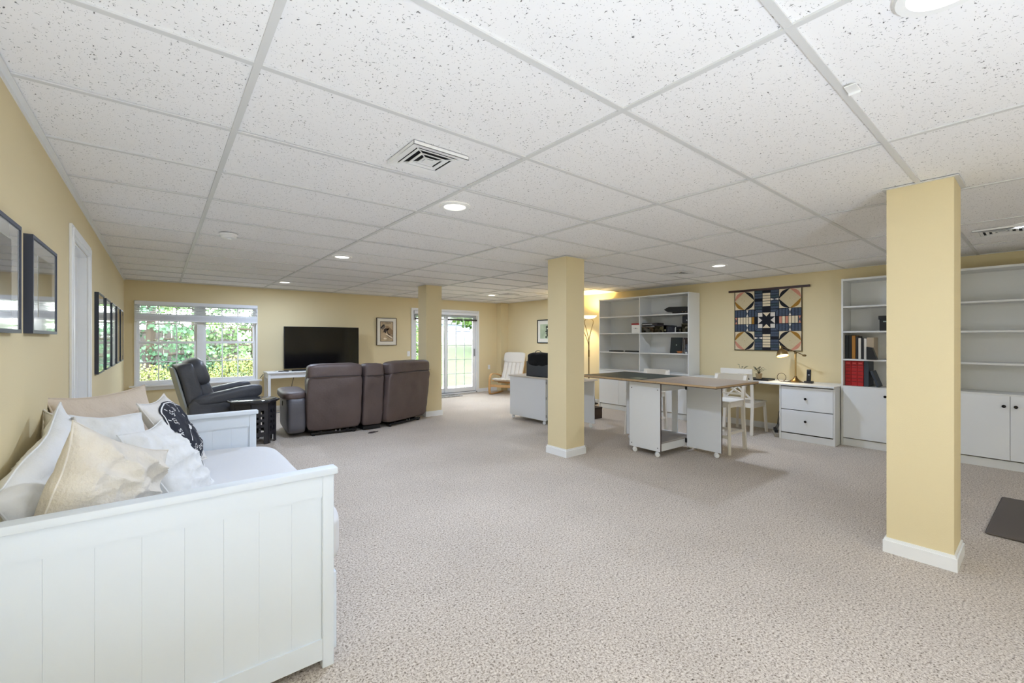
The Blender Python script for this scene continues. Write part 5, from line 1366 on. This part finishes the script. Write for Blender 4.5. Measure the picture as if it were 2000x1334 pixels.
conifer(2.0, 13.6, 6.2, 1.5, 'bare-branched green conifer in the right half of the window view', 203, CG[1], 3800, .10)
conifer(4.3, 15.6, 6.5, 2.0, 'dark green conifer at the right of the window view', 204, CG[0], 4600, .08)
conifer(-6.0, 20, 7.5, 2.6, 'tall pale green tree beyond the fence on the left', 205, CG[2], 3200)
conifer(1.0, 20.5, 7.5, 2.4, 'tall pale green tree beyond the fence in the middle', 207, CG[2], 4200, .15)
conifer(6.75, 13.8, 5.0, .8, 'slim green tree left of the sliding door view', 206, CG[2], 2600, .1)
def broad(x, y, h, r, label, seed, m, z0=0., n=5200):
    t = thing('leafy_tree', label, 'tree', (x, y, z0), 0, 'broadleaf trees beyond the lawn'); rr = random.Random(seed)
    b = MB(); b.tube([(0, 0, 0), (.1, 0, h*.45), (0, 0, h*.8)], [.16, .12, .05], n=8)
    for k in range(7):
        a = k*.9+rr.random(); b.tube([(.05, 0, h*(.35+.05*k)), (math.cos(a)*r*.5, math.sin(a)*r*.5, h*(.55+.03*k)), (math.cos(a)*r*.9, math.sin(a)*r*.9, h*(.50+.05*k))], [.06, .03, .01], n=5)
    b.build('trunk', BARK, t)
    b = MB(); leaves(b, (0, 0, h*.68), (r, r, h*.36), n, .26, rr, .3); b.build('foliage', m, t, smooth=False)
broad(13.9, 17.5, 4.5, 3.6, 'leafy tree overhanging the lawn outside the sliding door', 301, CG[2], .25, n=8000)
broad(26, 30, 8, 4.0, 'far leafy tree to the right beyond the lawn', 302, CG[2], 1.2)
broad(40, 50, 10, 5.5, 'distant leafy tree among the houses', 303, CG[1], 1.2)
SID = mat('pale_blue_siding', (100, 112, 126), .8); ROOF = mat('grey_roof', (110, 112, 118), .9); WG = mat('house_window', (90, 104, 120), .3)
def house(x, y, w, label, hh=2.6):
    t = thing('house', label, 'house', (x, y, 1.15), .5, 'far houses beyond the lawn')
    b = MB(); b.box(-w/2, -4, 0, w/2, 4, hh); b.build('siding', SID, t)
    b = MB(); b.prism([(-w/2-.3, 0), (w/2+.3, 0), (w/2-1.5, 1.7), (-w/2+1.5, 1.7)], 8.6, M=Matrix.Translation((0, 4.3, hh)) @ Matrix.Rotation(PI/2, 4, 'X')); b.build('roof', ROOF, t)
    for k in range(5):
        xx = -w/2+1.2+k*(w-2.4)/4; f_ = bx('window', TRIM, t, xx-.6, -4.06, .8, xx+.6, -4, 2.1); bx('pane', WG, f_, xx-.5, -4.08, .9, xx+.5, -4.05, 2.0)
house(38, 66, 16, 'pale blue house on the left beyond the lawn'); house(58, 74, 18, 'pale blue house on the right beyond the lawn')

# light portals in the two openings (sampling aids, emit nothing themselves)
for (x0, x1, z0, z1) in ((WX0, WX1, WZ0, WZ1), (SX0, SX1, .03, SZ1)):
    l = bpy.data.lights.new('window_portal', 'AREA'); l.shape = 'RECTANGLE'; l.size = x1-x0; l.size_y = z1-z0; l.cycles.is_portal = True
    lo = bpy.data.objects.new('window_portal', l); C.objects.link(lo); lo.location = ((x0+x1)/2, YF+T+.01, (z0+z1)/2); lo.rotation_euler = (-PI/2, 0, 0)
